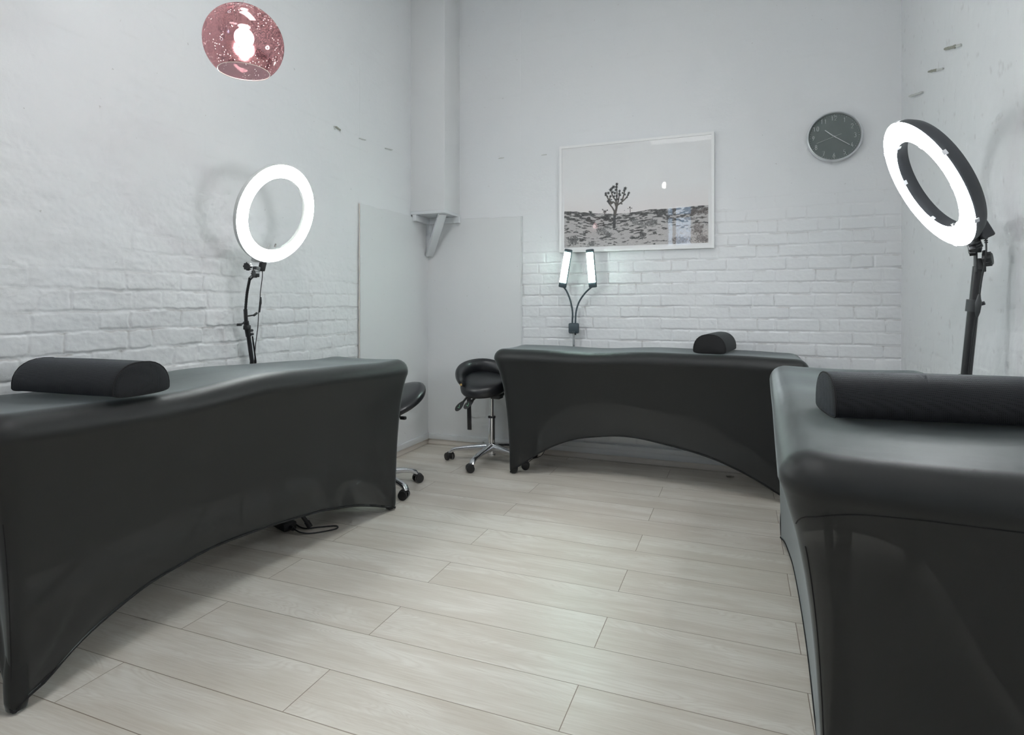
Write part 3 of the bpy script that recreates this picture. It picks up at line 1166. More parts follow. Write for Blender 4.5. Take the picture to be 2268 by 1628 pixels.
def knob(mb, c, axis, r=.014, h=.016, n=20):
    mb.lathe([(r * .55, -h * .5), (r, -h * .35), (r, h * .35), (r * .9, h * .5), (0, h * .5)], c, axis, n=n)
    A = np.array(axis, float)
    A /= np.linalg.norm(A)
    t_ = np.cross(A, [0, 0, 1.0])
    if np.linalg.norm(t_) < .1:
        t_ = np.array([1.0, 0, 0])
    t_ /= np.linalg.norm(t_)
    b__ = np.cross(A, t_)
    for i in range(8):
        a_ = i * pi / 4
        p = np.array(c) + (t_ * cos(a_) + b__ * sin(a_)) * r * .93
        mb.tube([p - A * h * .4, p + A * h * .4], r * .22, 6)


def tripod_legs(t, base, top_z, feet, r=.008):
    for f in feet:
        f = np.array(f, float)
        hub = np.array([base[0], base[1], top_z])
        d_ = (f - hub) / np.linalg.norm(f - hub)
        m_ = MB().tube([hub, f + [0, 0, .012]], r, 10)
        lg = m_.build('leg', M['black'], parent=t)
        MB().tube([f - d_ * .03 + [0, 0, .012], f + [0, 0, .010]], r * 1.35, 10).build('rubber_foot', M['plast'], parent=lg)


# left ring light --------------------------------------------------
Cl = np.array([-2.022, 2.188, 1.483])
nl_, al_, ul_ = frame_from_normal((cos(R(-17.5)) * cos(R(-1)), cos(R(-17.5)) * sin(R(-1)), sin(R(-17.5))))
basel = np.array([-2.175, 2.118, 0])
t = thing('ring_light', 'lit ring light with pale housing on a bent gooseneck by the left wall', 'lamp', tuple(basel), 'ring lights on stands')
ro, ri, dep = .230, .171, .027
m = MB().lathe([(ri, 0), (ri + .002, -dep * .7), (ri + .012, -dep), (ro - .006, -dep), (ro + .003, -dep * .7), (ro + .002, 0)], Cl, nl_, n=96, side=al_, caps=False)
hs_ = m.build('ring_housing', M['ringw'], parent=t, smooth=50)
m = MB().lathe([(ri + .001, .0005), (ri + .004, .006), ((ro + ri) / 2, .011), (ro - .004, .006), (ro - .001, .0005)], Cl, nl_, n=96, side=al_)
m.f = [f for f in m.f if len(f) == 4]
m.m = m.m[:len(m.f)]
m.build('diffuser', M['ring_on_l'], parent=hs_, smooth=180)
bot_l = Cl - ul_ * ro
m = MB().box(bot_l - nl_ * .022 + ul_ * .02 - al_ * .030, (.07, .02, .06), ax=[al_, nl_, ul_], bev=.006)
m.build('power_box', M['ringw'], parent=t)
for k_, off in ((.10, -.015), (-.02, -.015)):
    p = Cl - ul_ * (ri - .004) * cos(k_ * 2 + .1) + al_ * (ri - .004) * sin(k_ * 2 + .1)
    MB().tube([p - nl_ * .02, p - nl_ * .018 + ul_ * .018], .004, 8).build('screw', M['chrome'], parent=hs_)
hp = bot_l - nl_ * .018 - ul_ * .028
g0 = at_x(553, 618, -2.125)
g1 = at_x(547, 650, -2.150)
g2 = at_x(543.5, 688, -2.172)
c1 = at_x(545, 712, -2.175)
c2 = at_x(550.5, 745, -2.180)
m = MB()
m.box(hp, (.030, .020, .045), ax=[al_, nl_, ul_], bev=.004)
m.box((hp + g0) / 2 + [0, 0, .004], (.028, .020, .05), bev=.004)
m.tube([hp, g0], .008, 10)
br = m.build('tilt_bracket', M['plast'], parent=t)
m = MB()
knob(m, at_x(549, 590, -2.10), (.2, -1, 0), .017, .022)
m.build('knob', M['plast'], parent=br)
m = MB()
knob(m, at_x(565, 606, -2.11), (.2, 1, 0), .017, .022)
m.build('knob', M['plastg'], parent=br)
pth = smoothpath([g0, g1, g2], 14)
m = MB()
rr_ = [.0060 + .0008 * (i % 2) for i in range(len(pth))]
m.tube(pth, rr_, 12)
m.build('gooseneck', M['black'], parent=t, smooth=60)
m = MB().tube([g2 + [0, 0, .006], c1 - [0, 0, .0]], .0088, 14)
m.tube([c1 + [0, 0, .004], c1 - [0, 0, .02]], .0085, 12)
m.build('upper_collar', M['black'], parent=t)
m = MB()
kk = at_x(549, 700, -2.17)
m.tube([kk, kk + np.array([.012, .024, .004])], .0035, 8)
m.box(kk + np.array([.014, .032, .008]), (.008, .026, .010), ax=[[1, 0, 0], [0, .85, .5], [0, -.5, .85]], bev=.002)
m.build('wing_screw', M['plast'], parent=t)
m = MB()
m.tube([c1, c2], .0122, 14)
m.box((c1 * .6 + c2 * .4), (.026, .026, .022), bev=.004)
clp = m.build('stand_clamp', M['plast'], parent=t)
m = MB()
kk = at_x(533, 719, -2.175)
m.tube([c1 + [0, -.01, -.005], kk], .004, 8)
m.box(kk + np.array([0, -.008, 0]), (.008, .026, .012), bev=.002)
m.build('wing_screw', M['plast'], parent=clp)
for (x, y) in ((556, 732), (557, 740)):
    kk = at_x(x, y, -2.168)
    m = MB()
    knob(m, kk, (0.3, 1, 0), .006, .018, 12)
    m.build('knob', M['plastg'], parent=clp)
low = at_x(558, 800, -2.188)
d_ = (low - c2) / np.linalg.norm(low - c2)
bot_p = low + (basel + [0, 0, .03] - low) * 1.0
m = MB().tube([c2, low, basel + [0, 0, .03]], .0098, 14)
m.build('stand_pole', M['black'], parent=t)
m = MB().tube([c2 + [.008, .016, .0], low + [.008, .016, 0], low + [.006, .014, -.25]], .0036, 10)
m.build('side_rod', M['black'], parent=t)
tripod_legs(t, basel + [0, .02, 0], .44, [(-1.897, 2.263, 0), (-2.19, 2.40, 0), (-2.185, 1.80, 0)], .0095)
cab = [at_x(580.5, 583, -2.09), at_x(581, 612, -2.10), at_x(577, 645, -2.11), at_x(576, 662, -2.115), at_x(573, 692, -2.12), at_x(571, 725, -2.13), at_x(566, 765, -2.165), at_x(564, 798, -2.19), at_x(563, 860, -2.20)]
m = MB().tube(smoothpath(cab, 8), .0019, 8)
cb = m.build('cable', M['plast'], parent=t)
a_, b2 = at_x(578, 658, -2.1145), at_x(575, 692, -2.120)
m = MB().tube([a_, a_ * .8 + b2 * .2, a_ * .6 + b2 * .4, a_ * .45 + b2 * .55, b2], [.0025, .0048, .006, .0045, .0028], 10)
m.build('inline_plug', M['plast'], parent=cb)

# right ring light -------------------------------------------------
Rr = .245
Cr = np.array([.616, 2.49, 1.488])
az, el = R(184), R(-27.5)
nr_, ar_, ur_ = frame_from_normal((cos(el) * cos(az), cos(el) * sin(az), sin(el)))
baser = np.array([.700, 2.56, 0])
t = thing('ring_light', 'large lit ring light with charcoal housing and white clips by the right wall', 'lamp', tuple(baser), 'ring lights on stands')
ro, ri, dep = Rr, Rr * .70, .046
m = MB().lathe([(ri, 0), (ri + .001, -dep * .5), (ri + .010, -dep), (ro - .016, -dep), (ro - .003, -dep * .6), (ro, 0)], Cr, nr_, n=96, side=ar_, caps=False)
hs_ = m.build('ring_housing', M['ringb'], parent=t, smooth=50)
m = MB().lathe([(ri - .001, .0005), (ri + .004, .006), ((ro + ri) / 2, .011), (ro - .003, .006), (ro + .002, .0005)], Cr, nr_, n=96, side=ar_)
m.f = [f for f in m.f if len(f) == 4]
m.m = m.m[:len(m.f)]
m.build('diffuser', M['ring_on_r'], parent=hs_, smooth=180)
for i in range(12):
    a_ = R(15 + i * 30)
    rad_, sg = (ro + .003, 1) if i % 2 == 0 else (ri - .003, -1)
    dr = ar_ * cos(a_) + ur_ * sin(a_)
    tg = -ar_ * sin(a_) + ur_ * cos(a_)
    MB().box(Cr + dr * rad_ - nr_ * .002, (.003, .017, .014), ax=[dr, tg, nr_], bev=.001).build('clip', M['clip'], parent=hs_)
for a_ in (R(262), R(283)):
    dr = ar_ * cos(a_) + ur_ * sin(a_)
    m = MB().tube([Cr + dr * (ri + .001) - nr_ * .012, Cr + dr * (ri - .007) - nr_ * .012], .0055, 10)
    m.build('screw', M['chrome'], parent=hs_)
botr = Cr - ur_ * ro
pb = at_x(2174, 508, .790)
m = MB().box(Cr - ur_ * (ro - .022) - nr_ * (dep + .018) + ar_ * 0, (.085, .036, .062), ax=[ar_, nr_, ur_], bev=.006)
m.build('power_box', M['ringb'], parent=t)
P0 = botr - nr_ * (dep * .6)
h1 = at_y(2163, 553, 2.505)
h2 = at_y(2170, 585, 2.505)
m = MB()
m.tube([P0 + ur_ * .015, h1, h1 - [0, 0, .01]], [.020, .017, .013], 16)
for q in (.25, .5, .75):
    pp = P0 * (1 - q) + h1 * q
    m.lathe([(.0215, -.003), (.0215, .003), (0, .003)], pp, h1 - P0, n=16)
m.build('ball_mount', M['plastg'], parent=t)
m = MB()
m.box(h2 + [-.012, 0, .01], (.006, .024, .075), bev=.002)
m.box(h2 + [.012, 0, .01], (.006, .024, .075), bev=.002)
m.box(h2 + [0, 0, .0], (.020, .022, .04), bev=.003)
br = m.build('tilt_bracket', M['plastg'], parent=t)
m = MB()
knob(m, at_y(2153, 553, 2.49), (1, -.3, .1), .019, .022)
m.build('knob', M['plast'], parent=br)
m = MB()
knob(m, at_y(2187, 574, 2.49), (1, -.5, .1), .022, .028)
m.build('knob', M['plastg'], parent=br)
p1 = at_y(2165, 590, 2.508)
p2 = at_y(2140, 832, 2.534)
m = MB().tube([p1, p2], .0140, 16)
pc = p1 + (p2 - p1) * .35
m2 = MB().tube([pc, p2, baser + [0, 0, .03]], .0165, 16)
m.build('upper_pole', M['black'], parent=t)
m2.build('stand_pole', M['black'], parent=t)
pa, pb_ = at_y(2157, 664, 2.515), at_y(2154, 690, 2.518)
m = MB().tube([pa, pb_], .0215, 18)
colr = m.build('collar', M['plastg'], parent=t)
m = MB()
m.tube([(pa + pb_) / 2, at_y(2181, 671, 2.50)], .0065, 12)
m.build('knob', M['plastg'], parent=colr)
m = MB().tube([p2 + [0, 0, .004], p2 - [0, 0, .05]], .022, 16)
m.tube([p2 + [-.028, 0, -.004], p2 + [.028, 0, -.004]], .005, 8)
m.build('collar', M['plast'], parent=t)
tripod_legs(t, baser, .34, [(.50, 2.42, 0), (.80, 2.76, 0), (.80, 2.32, 0)], .009)
cab = [at_y(2182, 522, 2.47), at_y(2184, 538, 2.47), at_y(2184, 560, 2.465), at_y(2180, 590, 2.465), at_y(2174, 620, 2.47), at_y(2170, 650, 2.472), at_y(2168, 675, 2.475), at_y(2164, 700, 2.482), at_y(2156, 740, 2.49), at_y(2150, 790, 2.50), at_y(2146, 832, 2.505), at_y(2144, 900, 2.51)]
m = MB().tube(smoothpath(cab, 8), .0028, 8)
cb = m.build('cable', M['plast'], parent=t)
m = MB()
q0, q1 = at_y(2182, 520, 2.47), at_y(2184, 537, 2.47)
for i in range(5):
    pp = q0 + (q1 - q0) * i / 4
    m.lathe([(.0075 - .0006 * i, -.0022), (.0075 - .0006 * i, .0022), (0, .0022)], pp, q1 - q0, n=12)
m.build('strain_relief', M['plast'], parent=cb)
a_, b2 = at_y(2169, 652, 2.472), at_y(2164, 702, 2.482)
m = MB().tube([a_, a_ * .8 + b2 * .2, a_ * .62 + b2 * .38, a_ * .45 + b2 * .55, a_ * .2 + b2 * .8, b2], [.004, .0065, .010, .009, .0075, .0035], 12)
m.build('inline_plug', M['plastg'], parent=cb)


# ------------------------------------------------------------------ twin LED lamp behind the far bed
YL = 3.935
hubp = at_y(1271, 727, YL)
t = thing('twin_led_lamp', 'slate twin panel LED lamp on two curved goosenecks behind the far bed', 'lamp', (hubp[0], 3.95, .71))
led_t = t
m = MB().box(hubp, (.072, .030, .072), bev=.010)
hub = m.build('control_box', M['slate'], parent=t)


def stroke_text(parent, text, c, ux, uz, nrm, h, mat, name, r=.0006, adv=.72):
    """thin upright lettering drawn with strokes"""
    G = {
        '0': [[(.5, 1), (.2, .92), (.08, .7), (.08, .3), (.2, .08), (.5, 0), (.8, .08), (.92, .3), (.92, .7), (.8, .92), (.5, 1)]],
        '1': [[(.2, .82), (.55, 1), (.55, 0)]],
        '2': [[(.08, .75), (.15, .93), (.5, 1), (.82, .92), (.9, .7), (.75, .45), (.08, 0), (.95, 0)]],
        '3': [[(.1, .85), (.3, .98), (.6, 1), (.85, .88), (.86, .65), (.7, .54), (.45, .52)], [(.7, .53), (.9, .4), (.92, .2), (.75, .03), (.4, 0), (.1, .12)]],
        '4': [[(.6, 1), (.05, .27), (.95, .27)], [(.7, .55), (.7, 0)]],
        '5': [[(.85, 1), (.2, 1), (.15, .55), (.5, .63), (.82, .52), (.92, .3), (.8, .08), (.5, 0), (.1, .1)]],
        '6': [[(.65, 1), (.2, .45), (.1, .3), (.2, .07), (.5, 0), (.8, .08), (.9, .3), (.78, .52), (.5, .6), (.25, .5)]],
        '7': [[(.08, 1), (.92, 1), (.4, 0)]],
        '8': [[(.5, .54), (.2, .64), (.15, .82), (.3, .97), (.5, 1), (.7, .97), (.85, .82), (.8, .64), (.5, .54), (.15, .42), (.08, .22), (.25, .03), (.5, 0), (.75, .03), (.92, .22), (.85, .42), (.5, .54)]],
        '9': [[(.35, 0), (.8, .55), (.9, .7), (.8, .93), (.5, 1), (.2, .92), (.1, .7), (.22, .48), (.5, .4), (.75, .5)]],
        'G': [[(.9, .8), (.7, .98), (.4, 1), (.12, .8), (.06, .5), (.15, .15), (.45, 0), (.8, .05), (.93, .2), (.93, .45), (.55, .45)]],
        'L': [[(.15, 1), (.15, 0), (.85, 0)]],
        'A': [[(.02, 0), (.5, 1), (.98, 0)], [(.2, .35), (.8, .35)]],
        'M': [[(.05, 0), (.05, 1), (.5, .35), (.95, 1), (.95, 0)]],
        'C': [[(.92, .82), (.7, .98), (.4, 1), (.12, .8), (.06, .5), (.15, .15), (.45, 0), (.75, .03), (.92, .18)]],
        'O': [[(.5, 1), (.15, .85), (.05, .5), (.15, .15), (.5, 0), (.85, .15), (.95, .5), (.85, .85), (.5, 1)]],
        'R': [[(.12, 0), (.12, 1), (.6, 1), (.88, .85), (.85, .6), (.6, .5), (.12, .5)], [(.5, .5), (.92, 0)]],
    }
    ux, uz, nrm = np.array(ux, float), np.array(uz, float), np.array(nrm, float)
    w = h * .62
    tot = len(text) * w * 1.0 + (len(text) - 1) * w * (adv - .45)
    x0 = -tot / 2
    mbx = MB()
    for ch in text:
        wd = w * (.8 if ch != 'M' else .9)
        for st in G[ch]:
            pth = [np.array(c) + ux * (x0 + px_ * wd) + uz * (py_ - .5) * h + nrm * r * .3 for px_, py_ in st]
            mbx.tube(pth, r, 5)
        x0 += w * (1 + adv - .45)
    return mbx.build(name, mat, parent=parent)


stroke_text(hub, 'GLAMCOR', hubp + np.array([-.008, -.0152, -.026]), (1, 0, 0), (0, 0, 1), (0, -1, 0), .0075, M['slateprint'], 'printed_name', .0005, .62)
m = MB().tube([hubp - [0, 0, .03], np.array([hubp[0], YL, .70])], .0085, 14)
m.build('lamp_pole', M['alu'], parent=t)
m = MB().tube([hubp + [.012, 0, -.034], hubp + [.012, 0, -.046]], .005, 10)
m.build('socket_plug', M['plast'], parent=t)
m = MB().box((hubp[0], YL - .004, .735), (.035, .026, .05), bev=.004)
m.build('bed_clamp', M['white'], parent=t)
for (bx, tx, side, lean) in ((( 1246, 633), (1259, 556), -1, 0), ((1313, 633), (1306.5, 556), 1, 0)):
    pb0, pt0 = at_y(bx[0], bx[1], YL - .035), at_y(tx[0], tx[1], YL - .045)
    ux_ = (pt0 - pb0)
    ln = np.linalg.norm(ux_)
    ux_ /= ln
    fn = np.array([.10 * -side * 0 - .0, -1, -.0])
    fn = fn - ux_ * np.dot(fn, ux_)
    fn /= np.linalg.norm(fn)
    sx_ = np.cross(ux_, fn)
    cpos = (pb0 + pt0) / 2
    m = MB()
    NN = 20
    ringz = []
    for (v, q) in [(-1, .75), (-.985, .93), (-.96, 1), (-.6, 1), (0, 1), (.6, 1), (.96, 1), (.985, .93), (1, .75)]:
        rg = []
        for i in range(NN):
            a_ = 2 * pi * i / NN
            X_ = np.sign(cos(a_)) * abs(cos(a_)) ** .7 * .0275 * q
            Y_ = (np.sign(sin(a_)) * abs(sin(a_)) ** .7) * .013 * q
            rg.append(cpos + ux_ * v * (ln / 2 + .012) + sx_ * X_ + fn * Y_)
        ringz.append(rg)
    m.grid(np.array(ringz), cv=True)
    m.f += [tuple(range(NN)), tuple((len(ringz) - 1) * NN + j for j in range(NN - 1, -1, -1))]
    m.m += [0, 0]
    hd_ = m.build('lamp_head', M['slate'], parent=t, smooth=50)
    # lens over the LED rows, ribs on the end caps
    m = MB().box(cpos + fn * .0125 + ux_ * .006, (.045, .006, ln - .032), ax=[sx_, fn, ux_], bev=.002)
    m.build('led_strip', M['led'], parent=hd_)
    for e_, s_ in ((-1, .026), (1, .004)):
        m = MB()
        for i in range(8):
            xo = (i - 3.5) * .0058
            c0 = cpos + ux_ * e_ * (ln / 2 - s_ * .1) + sx_ * xo + fn * .0125
            m.tube([c0 - ux_ * .007, c0 + ux_ * .008], .0012, 5)
        m.build('rib', M['slate'], parent=hd_)
    # small curved mark half way down the right-hand strip
    if side > 0:
        q_ = cpos + fn * .016 - ux_ * .035 + sx_ * (.004)
        m = MB().tube([q_ - sx_ * .010 + ux_ * 0, q_ - ux_ * .003, q_ + sx_ * .010 + ux_ * .001], .0011, 5)
        m.build('hanging_wire', M['plast'], parent=hd_)
    s1 = hubp + np.array([side * .011, 0, .034])
    if side < 0:
        mids = [at_y(1268, 690, YL), at_y(1263, 665, YL), at_y(1255, 645, YL - .01)]
    else:
        mids = [at_y(1276, 690, YL), at_y(1283, 668, YL), at_y(1297, 648, YL - .01)]
    pth = smoothpath([s1] + mids + [pb0 + ux_ * .0 - fn * .004], 8)
    MB().tube(pth, [.0058 + .0004 * (i % 2) for i in range(len(pth))], 12).build('gooseneck', M['slate'], parent=t, smooth=60)


# ------------------------------------------------------------------ stools
def caster(t, arm_end, yaw):
    """twin-wheel caster hanging below an arm end; yaw = rolling direction"""
    x, y, z = arm_end
    dr = np.array([cos(yaw), sin(yaw), 0])
    sd_ = np.array([-sin(yaw), cos(yaw), 0])
    c = np.array([x, y, 0]) + dr * .012
    rw = .026
    m = MB()
    m.tube([(x, y, z - .002), (x, y, rw + .02)], .008, 10)
    # hood: half shell over the wheels
    N = 14
    rg = []
    for s_, q in ((-.013, .9), (-.011, 1.04), (0, 1.08), (.011, 1.04), (.013, .9)):
        rg.append([c + sd_ * s_ + dr * cos(a_) * rw * q + np.array([0, 0, rw + 1 * .003 + sin(a_) * rw * q]) for a_ in np.linspace(-.25, pi * .86, N)])
    m.grid(np.array(rg))
    for s_ in (-1, 1):
        q = np.array([c + sd_ * s_ * .0128 + np.array([0, 0, rw + .003])] + rg[0 if s_ < 0 else -1])
        m.add(q, [(0, i, i + 1) for i in range(1, N)])
    hood = m.build('caster', M['wheel'], parent=t, smooth=50)
    for s_ in (-1, 1):
        wc = c + sd_ * s_ * .020 + [0, 0, rw]
        w = MB().lathe([(0, -.007), (rw * .9, -.0075), (rw, -.0045), (rw, .0045), (rw * .93, .0075), (rw * .75, .0085), (0, .0085)], wc, sd_ * s_, n=28)
        wo = w.build('wheel', M['wheel'], parent=hood)
        # grey ring on the inner edge
    m = MB().lathe([(rw * .86, -.0005), (rw * 1.01, -.0005), (rw * 1.01, .0012), (rw * .86, .0012)], c + sd_ * -.0125 + [0, 0, rw], sd_, n=28, close=True)
    m.build('wheel_rim', M['wheelrim'], parent=hood)


def star_base(t, c, Rb, phi0, cyaws, hub_z=.085):
    for i in range(5):
        ph = phi0 + i * 2 * pi / 5
        dr = np.array([cos(ph), sin(ph), 0])
        sd_ = np.array([-sin(ph), cos(ph), 0])
        P, Wd, Hh = [], [], []
        prof = [(.015, hub_z + .012, .021, .022), (.05, hub_z + .012, .019, .020), (.11, hub_z + .008, .016, .015), (.18, hub_z + .002, .014, .012), (Rb - .035, hub_z - .008, .014, .010),
                (Rb - .010, hub_z - .018, .015, .011), (Rb, hub_z - .032, .0145, .012)]
        rg = []
        NN = 14
        for j, (s_, z, w, h) in enumerate(prof):
            t0 = prof[max(0, j - 1)]
            t1 = prof[min(len(prof) - 1, j + 1)]
            tg = dr * (t1[0] - t0[0]) + np.array([0, 0, t1[1] - t0[1]])
            tg /= np.linalg.norm(tg)
            up_ = np.cross(sd_, tg) * -1
            if up_[2] < 0:
                up_ = -up_
            if j == len(prof) - 1:
                up_ = dr
            rg.append([np.array([c[0], c[1], 0]) + dr * s_ + np.array([0, 0, z]) + sd_ * np.sign(cos(a_)) * abs(cos(a_)) ** .7 * w * 1.25 + up_ * np.sign(sin(a_)) * abs(sin(a_)) ** .7 * h * 1.2 for a_ in np.arange(NN) * 2 * pi / NN])
        m = MB().grid(np.array(rg), cv=True)
        m.f += [tuple(range(NN)), tuple((len(rg) - 1) * NN + j for j in range(NN - 1, -1, -1))]
        m.m += [0, 0]
        e_ = np.array([c[0], c[1], 0]) + dr * Rb
        m.tube([e_ + [0, 0, hub_z - .026], e_ + [0, 0, .0585]], .0125, 16)
        m.build('base_arm', M['alu'], parent=t, smooth=50)
        caster(t, (e_[0], e_[1], .064), cyaws[i % len(cyaws)])


def seat_mesh(c, yaw, lx, ly, th, z, pitch=0., saddle=.02, egg=.12):
    """padded oval seat: c centre, lx half length along yaw, ly half width"""
    dr = np.array([cos(yaw), sin(yaw), 0])
    sd_ = np.array([-sin(yaw), cos(yaw), 0])
    n = 44
    th_ = np.arange(n) * 2 * pi / n
    lv = [(0.02, 1.0), (.25, 1.0), (.5, .99), (.7, .95), (.84, .86), (.94, .66), (.99, .38), (1, .12), (.985, -.12), (.93, -.25), (.8, -.30), (.4, -.30), (.02, -.30)]
    G = []
    for q, h in lv:
        x = np.cos(th_) * lx * q
        y = np.sin(th_) * ly * q * (1 - egg * np.cos(th_))
        zz = h * th + (saddle * ((x / lx) ** 2 * 1.2 - .5 * (y / ly) ** 2) if h > -.2 else saddle * .6 * ((x / lx) ** 2)) + math.tan(pitch) * x
        G.append(np.array([c[0], c[1], z]) + np.outer(x, dr) + np.outer(y, sd_) + np.outer(zz, [0, 0, 1]))
    m = MB().grid(np.array(G), cv=True)
    m.f += [tuple(range(n - 1, -1, -1)), tuple((len(lv) - 1) * n + j for j in range(n))]
    m.m += [0, 0]
    return m


# stool by the far bed
c2s = np.array([-1.572, 3.685])
t = thing('saddle_stool', 'black saddle stool with curved backrest and chrome column before the white corner', 'stool', (c2s[0], c2s[1], 0), 'black saddle stools on casters')
star_base(t, c2s, .285, R(195), [R(150), R(215), R(20), R(80), R(130)])
m = MB().tube([(c2s[0], c2s[1], .045), (c2s[0], c2s[1], .30)], .0235, 24)
m.tube([(c2s[0], c2s[1], .040), (c2s[0], c2s[1], .052)], .027, 12)
m.build('column', M['chrome'], parent=t)
m = MB().tube([(c2s[0], c2s[1], .295), (c2s[0], c2s[1], .306)], .0255, 20)
m.build('collar', M['plast'], parent=t)
m = MB().tube([(c2s[0], c2s[1], .30), (c2s[0], c2s[1], .455)], .0135, 18)
for z in (.35, .385):
    m.lathe([(.0145, -.001), (.0145, .001), (0, .001)], (c2s[0], c2s[1], z), n=18)
m.build('gas_lift', M['chrome'], parent=t)
m = MB().box((c2s[0], c2s[1], .455), (.15, .09, .026), bev=.006)
m.box((c2s[0] + .045, c2s[1] - .02, .450), (.07, .07, .04), bev=.008)
m.tube([(c2s[0] - .10, c2s[1] - .045, .440), (c2s[0] - .02, c2s[1] - .045, .442)], .009, 10)
m.build('tilt_mechanism', M['plastg'], parent=t)
sc_ = (c2s[0] - .045, c2s[1] - .015)
m = seat_mesh(sc_, R(-12), .155, .168, .066, .500, pitch=0, saddle=.014)
TC, TA, TG = (sc_[0], sc_[1], .52), (CC, SS, 0), R(17)
m.tilt(TC, TA, TG)
m.build('seat', M['leather'], parent=t, smooth=180)
# crescent backrest
mb = MB()
rg = []
for k_, ph in enumerate(np.linspace(R(60), R(235), 22)):
    f_ = abs(k_ - 10.5) / 10.5
    hh = .056 * (1 - f_ ** 4 * .55)
    tt = .033 * (1 - f_ ** 4 * .5)
    ctr = np.array([sc_[0], sc_[1], .584 - .016 * f_ ** 2])
    dr = np.array([cos(ph), sin(ph), 0])
    rg.append([ctr + dr * (.166 + cos(a_) * tt + .012 * sin(a_)) + np.array([0, 0, sin(a_) * hh]) for a_ in np.arange(16) * 2 * pi / 16])
mb.grid(np.array(rg), cv=True)
mb.f += [tuple(range(16)), tuple((len(rg) - 1) * 16 + j for j in range(15, -1, -1))]
mb.m += [0, 0]
mb.tilt(TC, TA, TG)
bk = mb.build('backrest', M['leather'], parent=t, smooth=180)
pe = mb.v[0][-16:].mean(0)
MB().lathe([(0, .008), (.006, .006), (.009, 0), (.0, -.002)], pe + np.array([-.01, -.012, -.006]), (-.3, -1, 0), n=14).build('stud', M['brass'], parent=bk)
# backrest carrier strap hanging below
A_, B_ = at_y(1038, 860, 3.70), at_y(1040, 952, 3.70)
m = MB().box((A_ + B_) / 2 + [0, 0, 0], (.030, .008, abs(A_[2] - B_[2])), ax=[[1, 0, 0], [0, 1, 0], [(A_ - B_)[0] / .3, 0, 1]], bev=.002)
m.box(A_ + [.03, 0, .01], (.09, .02, .012), bev=.003)
m.build('backrest_bar', M['black'], parent=t)
for (xa, ya, xb, yb, Yp) in ((1044, 868, 1016, 902, 3.60), (1062, 872, 1036, 897, 3.57)):
    A_, B_ = at_y(xa, ya, Yp + .04), at_y(xb, yb, Yp)
    M_ = A_ * .35 + B_ * .65
    m = MB().tube([A_, M_], .0075, 10)
    d_ = (B_ - A_) / np.linalg.norm(B_ - A_)
    s_ = np.cross(d_, [0, -1.0, 0])
    s_ /= np.linalg.norm(s_)
    N = 18
    rg = []
    for q in (-1, 1):
        rg.append([M_ * .25 + B_ * .75 + d_ * cos(a_) * .042 + s_ * sin(a_) * (.013 + .010 * (cos(a_) * .5 + .5)) + np.array([0, q * .0045, 0]) for a_ in np.arange(N) * 2 * pi / N])
    m.grid(np.array(rg), cv=True)
    o0 = m.n - 2 * N
    m.f += [tuple(o0 + j for j in range(N)), tuple(o0 + N + j for j in range(N - 1, -1, -1))]
    m.m += [0, 0]
    lv_ = m.build('lever', M['plast'], parent=t)
    q_ = M_ * .25 + B_ * .75 + np.array([0, -.0052, 0])
    m = MB().tube([q_ + d_ * .012 - s_ * .004, q_, q_ - d_ * .006 + s_ * .006], .0018, 5)
    m.tube([q_ + d_ * .016 + s_ * .006, q_ + d_ * .010 - s_ * .008], .0014, 5)
    m.build('printed_sign', M['green'], parent=lv_)

# stool half hidden by the left bed
c1s = np.array([-1.952, 2.868])
t = thing('saddle_stool', 'black saddle stool half hidden behind the end of the left bed', 'stool', (c1s[0], c1s[1], 0), 'black saddle stools on casters')
star_base(t, c1s, .262, R(-16), [R(190), R(60), R(120), R(200), R(-35)])
m = MB().tube([(c1s[0], c1s[1], .045), (c1s[0], c1s[1], .30)], .0235, 24)
m.build('column', M['chrome'], parent=t)
m = MB().tube([(c1s[0], c1s[1], .295), (c1s[0], c1s[1], .45)], .0135, 18)
m.build('gas_lift', M['chrome'], parent=t)
m = MB().box((c1s[0], c1s[1], .440), (.16, .10, .026), bev=.006)
m.build('tilt_mechanism', M['plastg'], parent=t)
sc1 = (-1.862, 2.925)
m = seat_mesh(sc1, R(70), .205, .170, .055, .490, pitch=R(19), saddle=.004)
m.build('seat', M['leather'], parent=t, smooth=180)
A_ = at_y(893, 925, 2.9)
m = MB().tube([A_ + [-.12, 0, .02], A_ + [-.02, 0, .004]], .007, 10)
m.box(A_ + [.0, 0, -.002], (.035, .02, .018), bev=.004)
m.build('lever', M['plast'], parent=t)


# ------------------------------------------------------------------ pendant with rose glass
dP = 1.93
pc_ = ray(540.5, 96) * dP + np.array([0, 0, HC])
t = thing('pendant_lamp', 'round rose-pink bubbled glass pendant lamp hanging above the left bed', 'lamp', (pc_[0], pc_[1], ZC))
Rg = .1225
a0, a1 = math.asin(.078 / Rg), math.asin(.028 / Rg)
angs = np.linspace(-pi / 2 + a0, pi / 2 - a1, 40)
outer = [(Rg * cos(a_), Rg * sin(a_) * .98) for a_ in angs]
inner = [((Rg - .0028) * cos(a_), (Rg - .0028) * sin(a_) * .98) for a_ in angs[::-1]]
m = MB().lathe(outer, pc_, n=72)
m.f = [f for f in m.f if len(f) == 4]
m.m = m.m[:len(m.f)]
sh_ = m.build('glass_shade', M['pink'], parent=t, smooth=180)
rimz = outer[0]
m = MB().tube([pc_ + np.array([rimz[0] * cos(a_), rimz[0] * sin(a_), rimz[1]]) for a_ in np.linspace(0, 2 * pi, 72, endpoint=False)], .0016, 8, closed=True)
m.build('rim', pbr('pale_pink_rim', (.95, .80, .74), .15, coat=.6), parent=sh_)
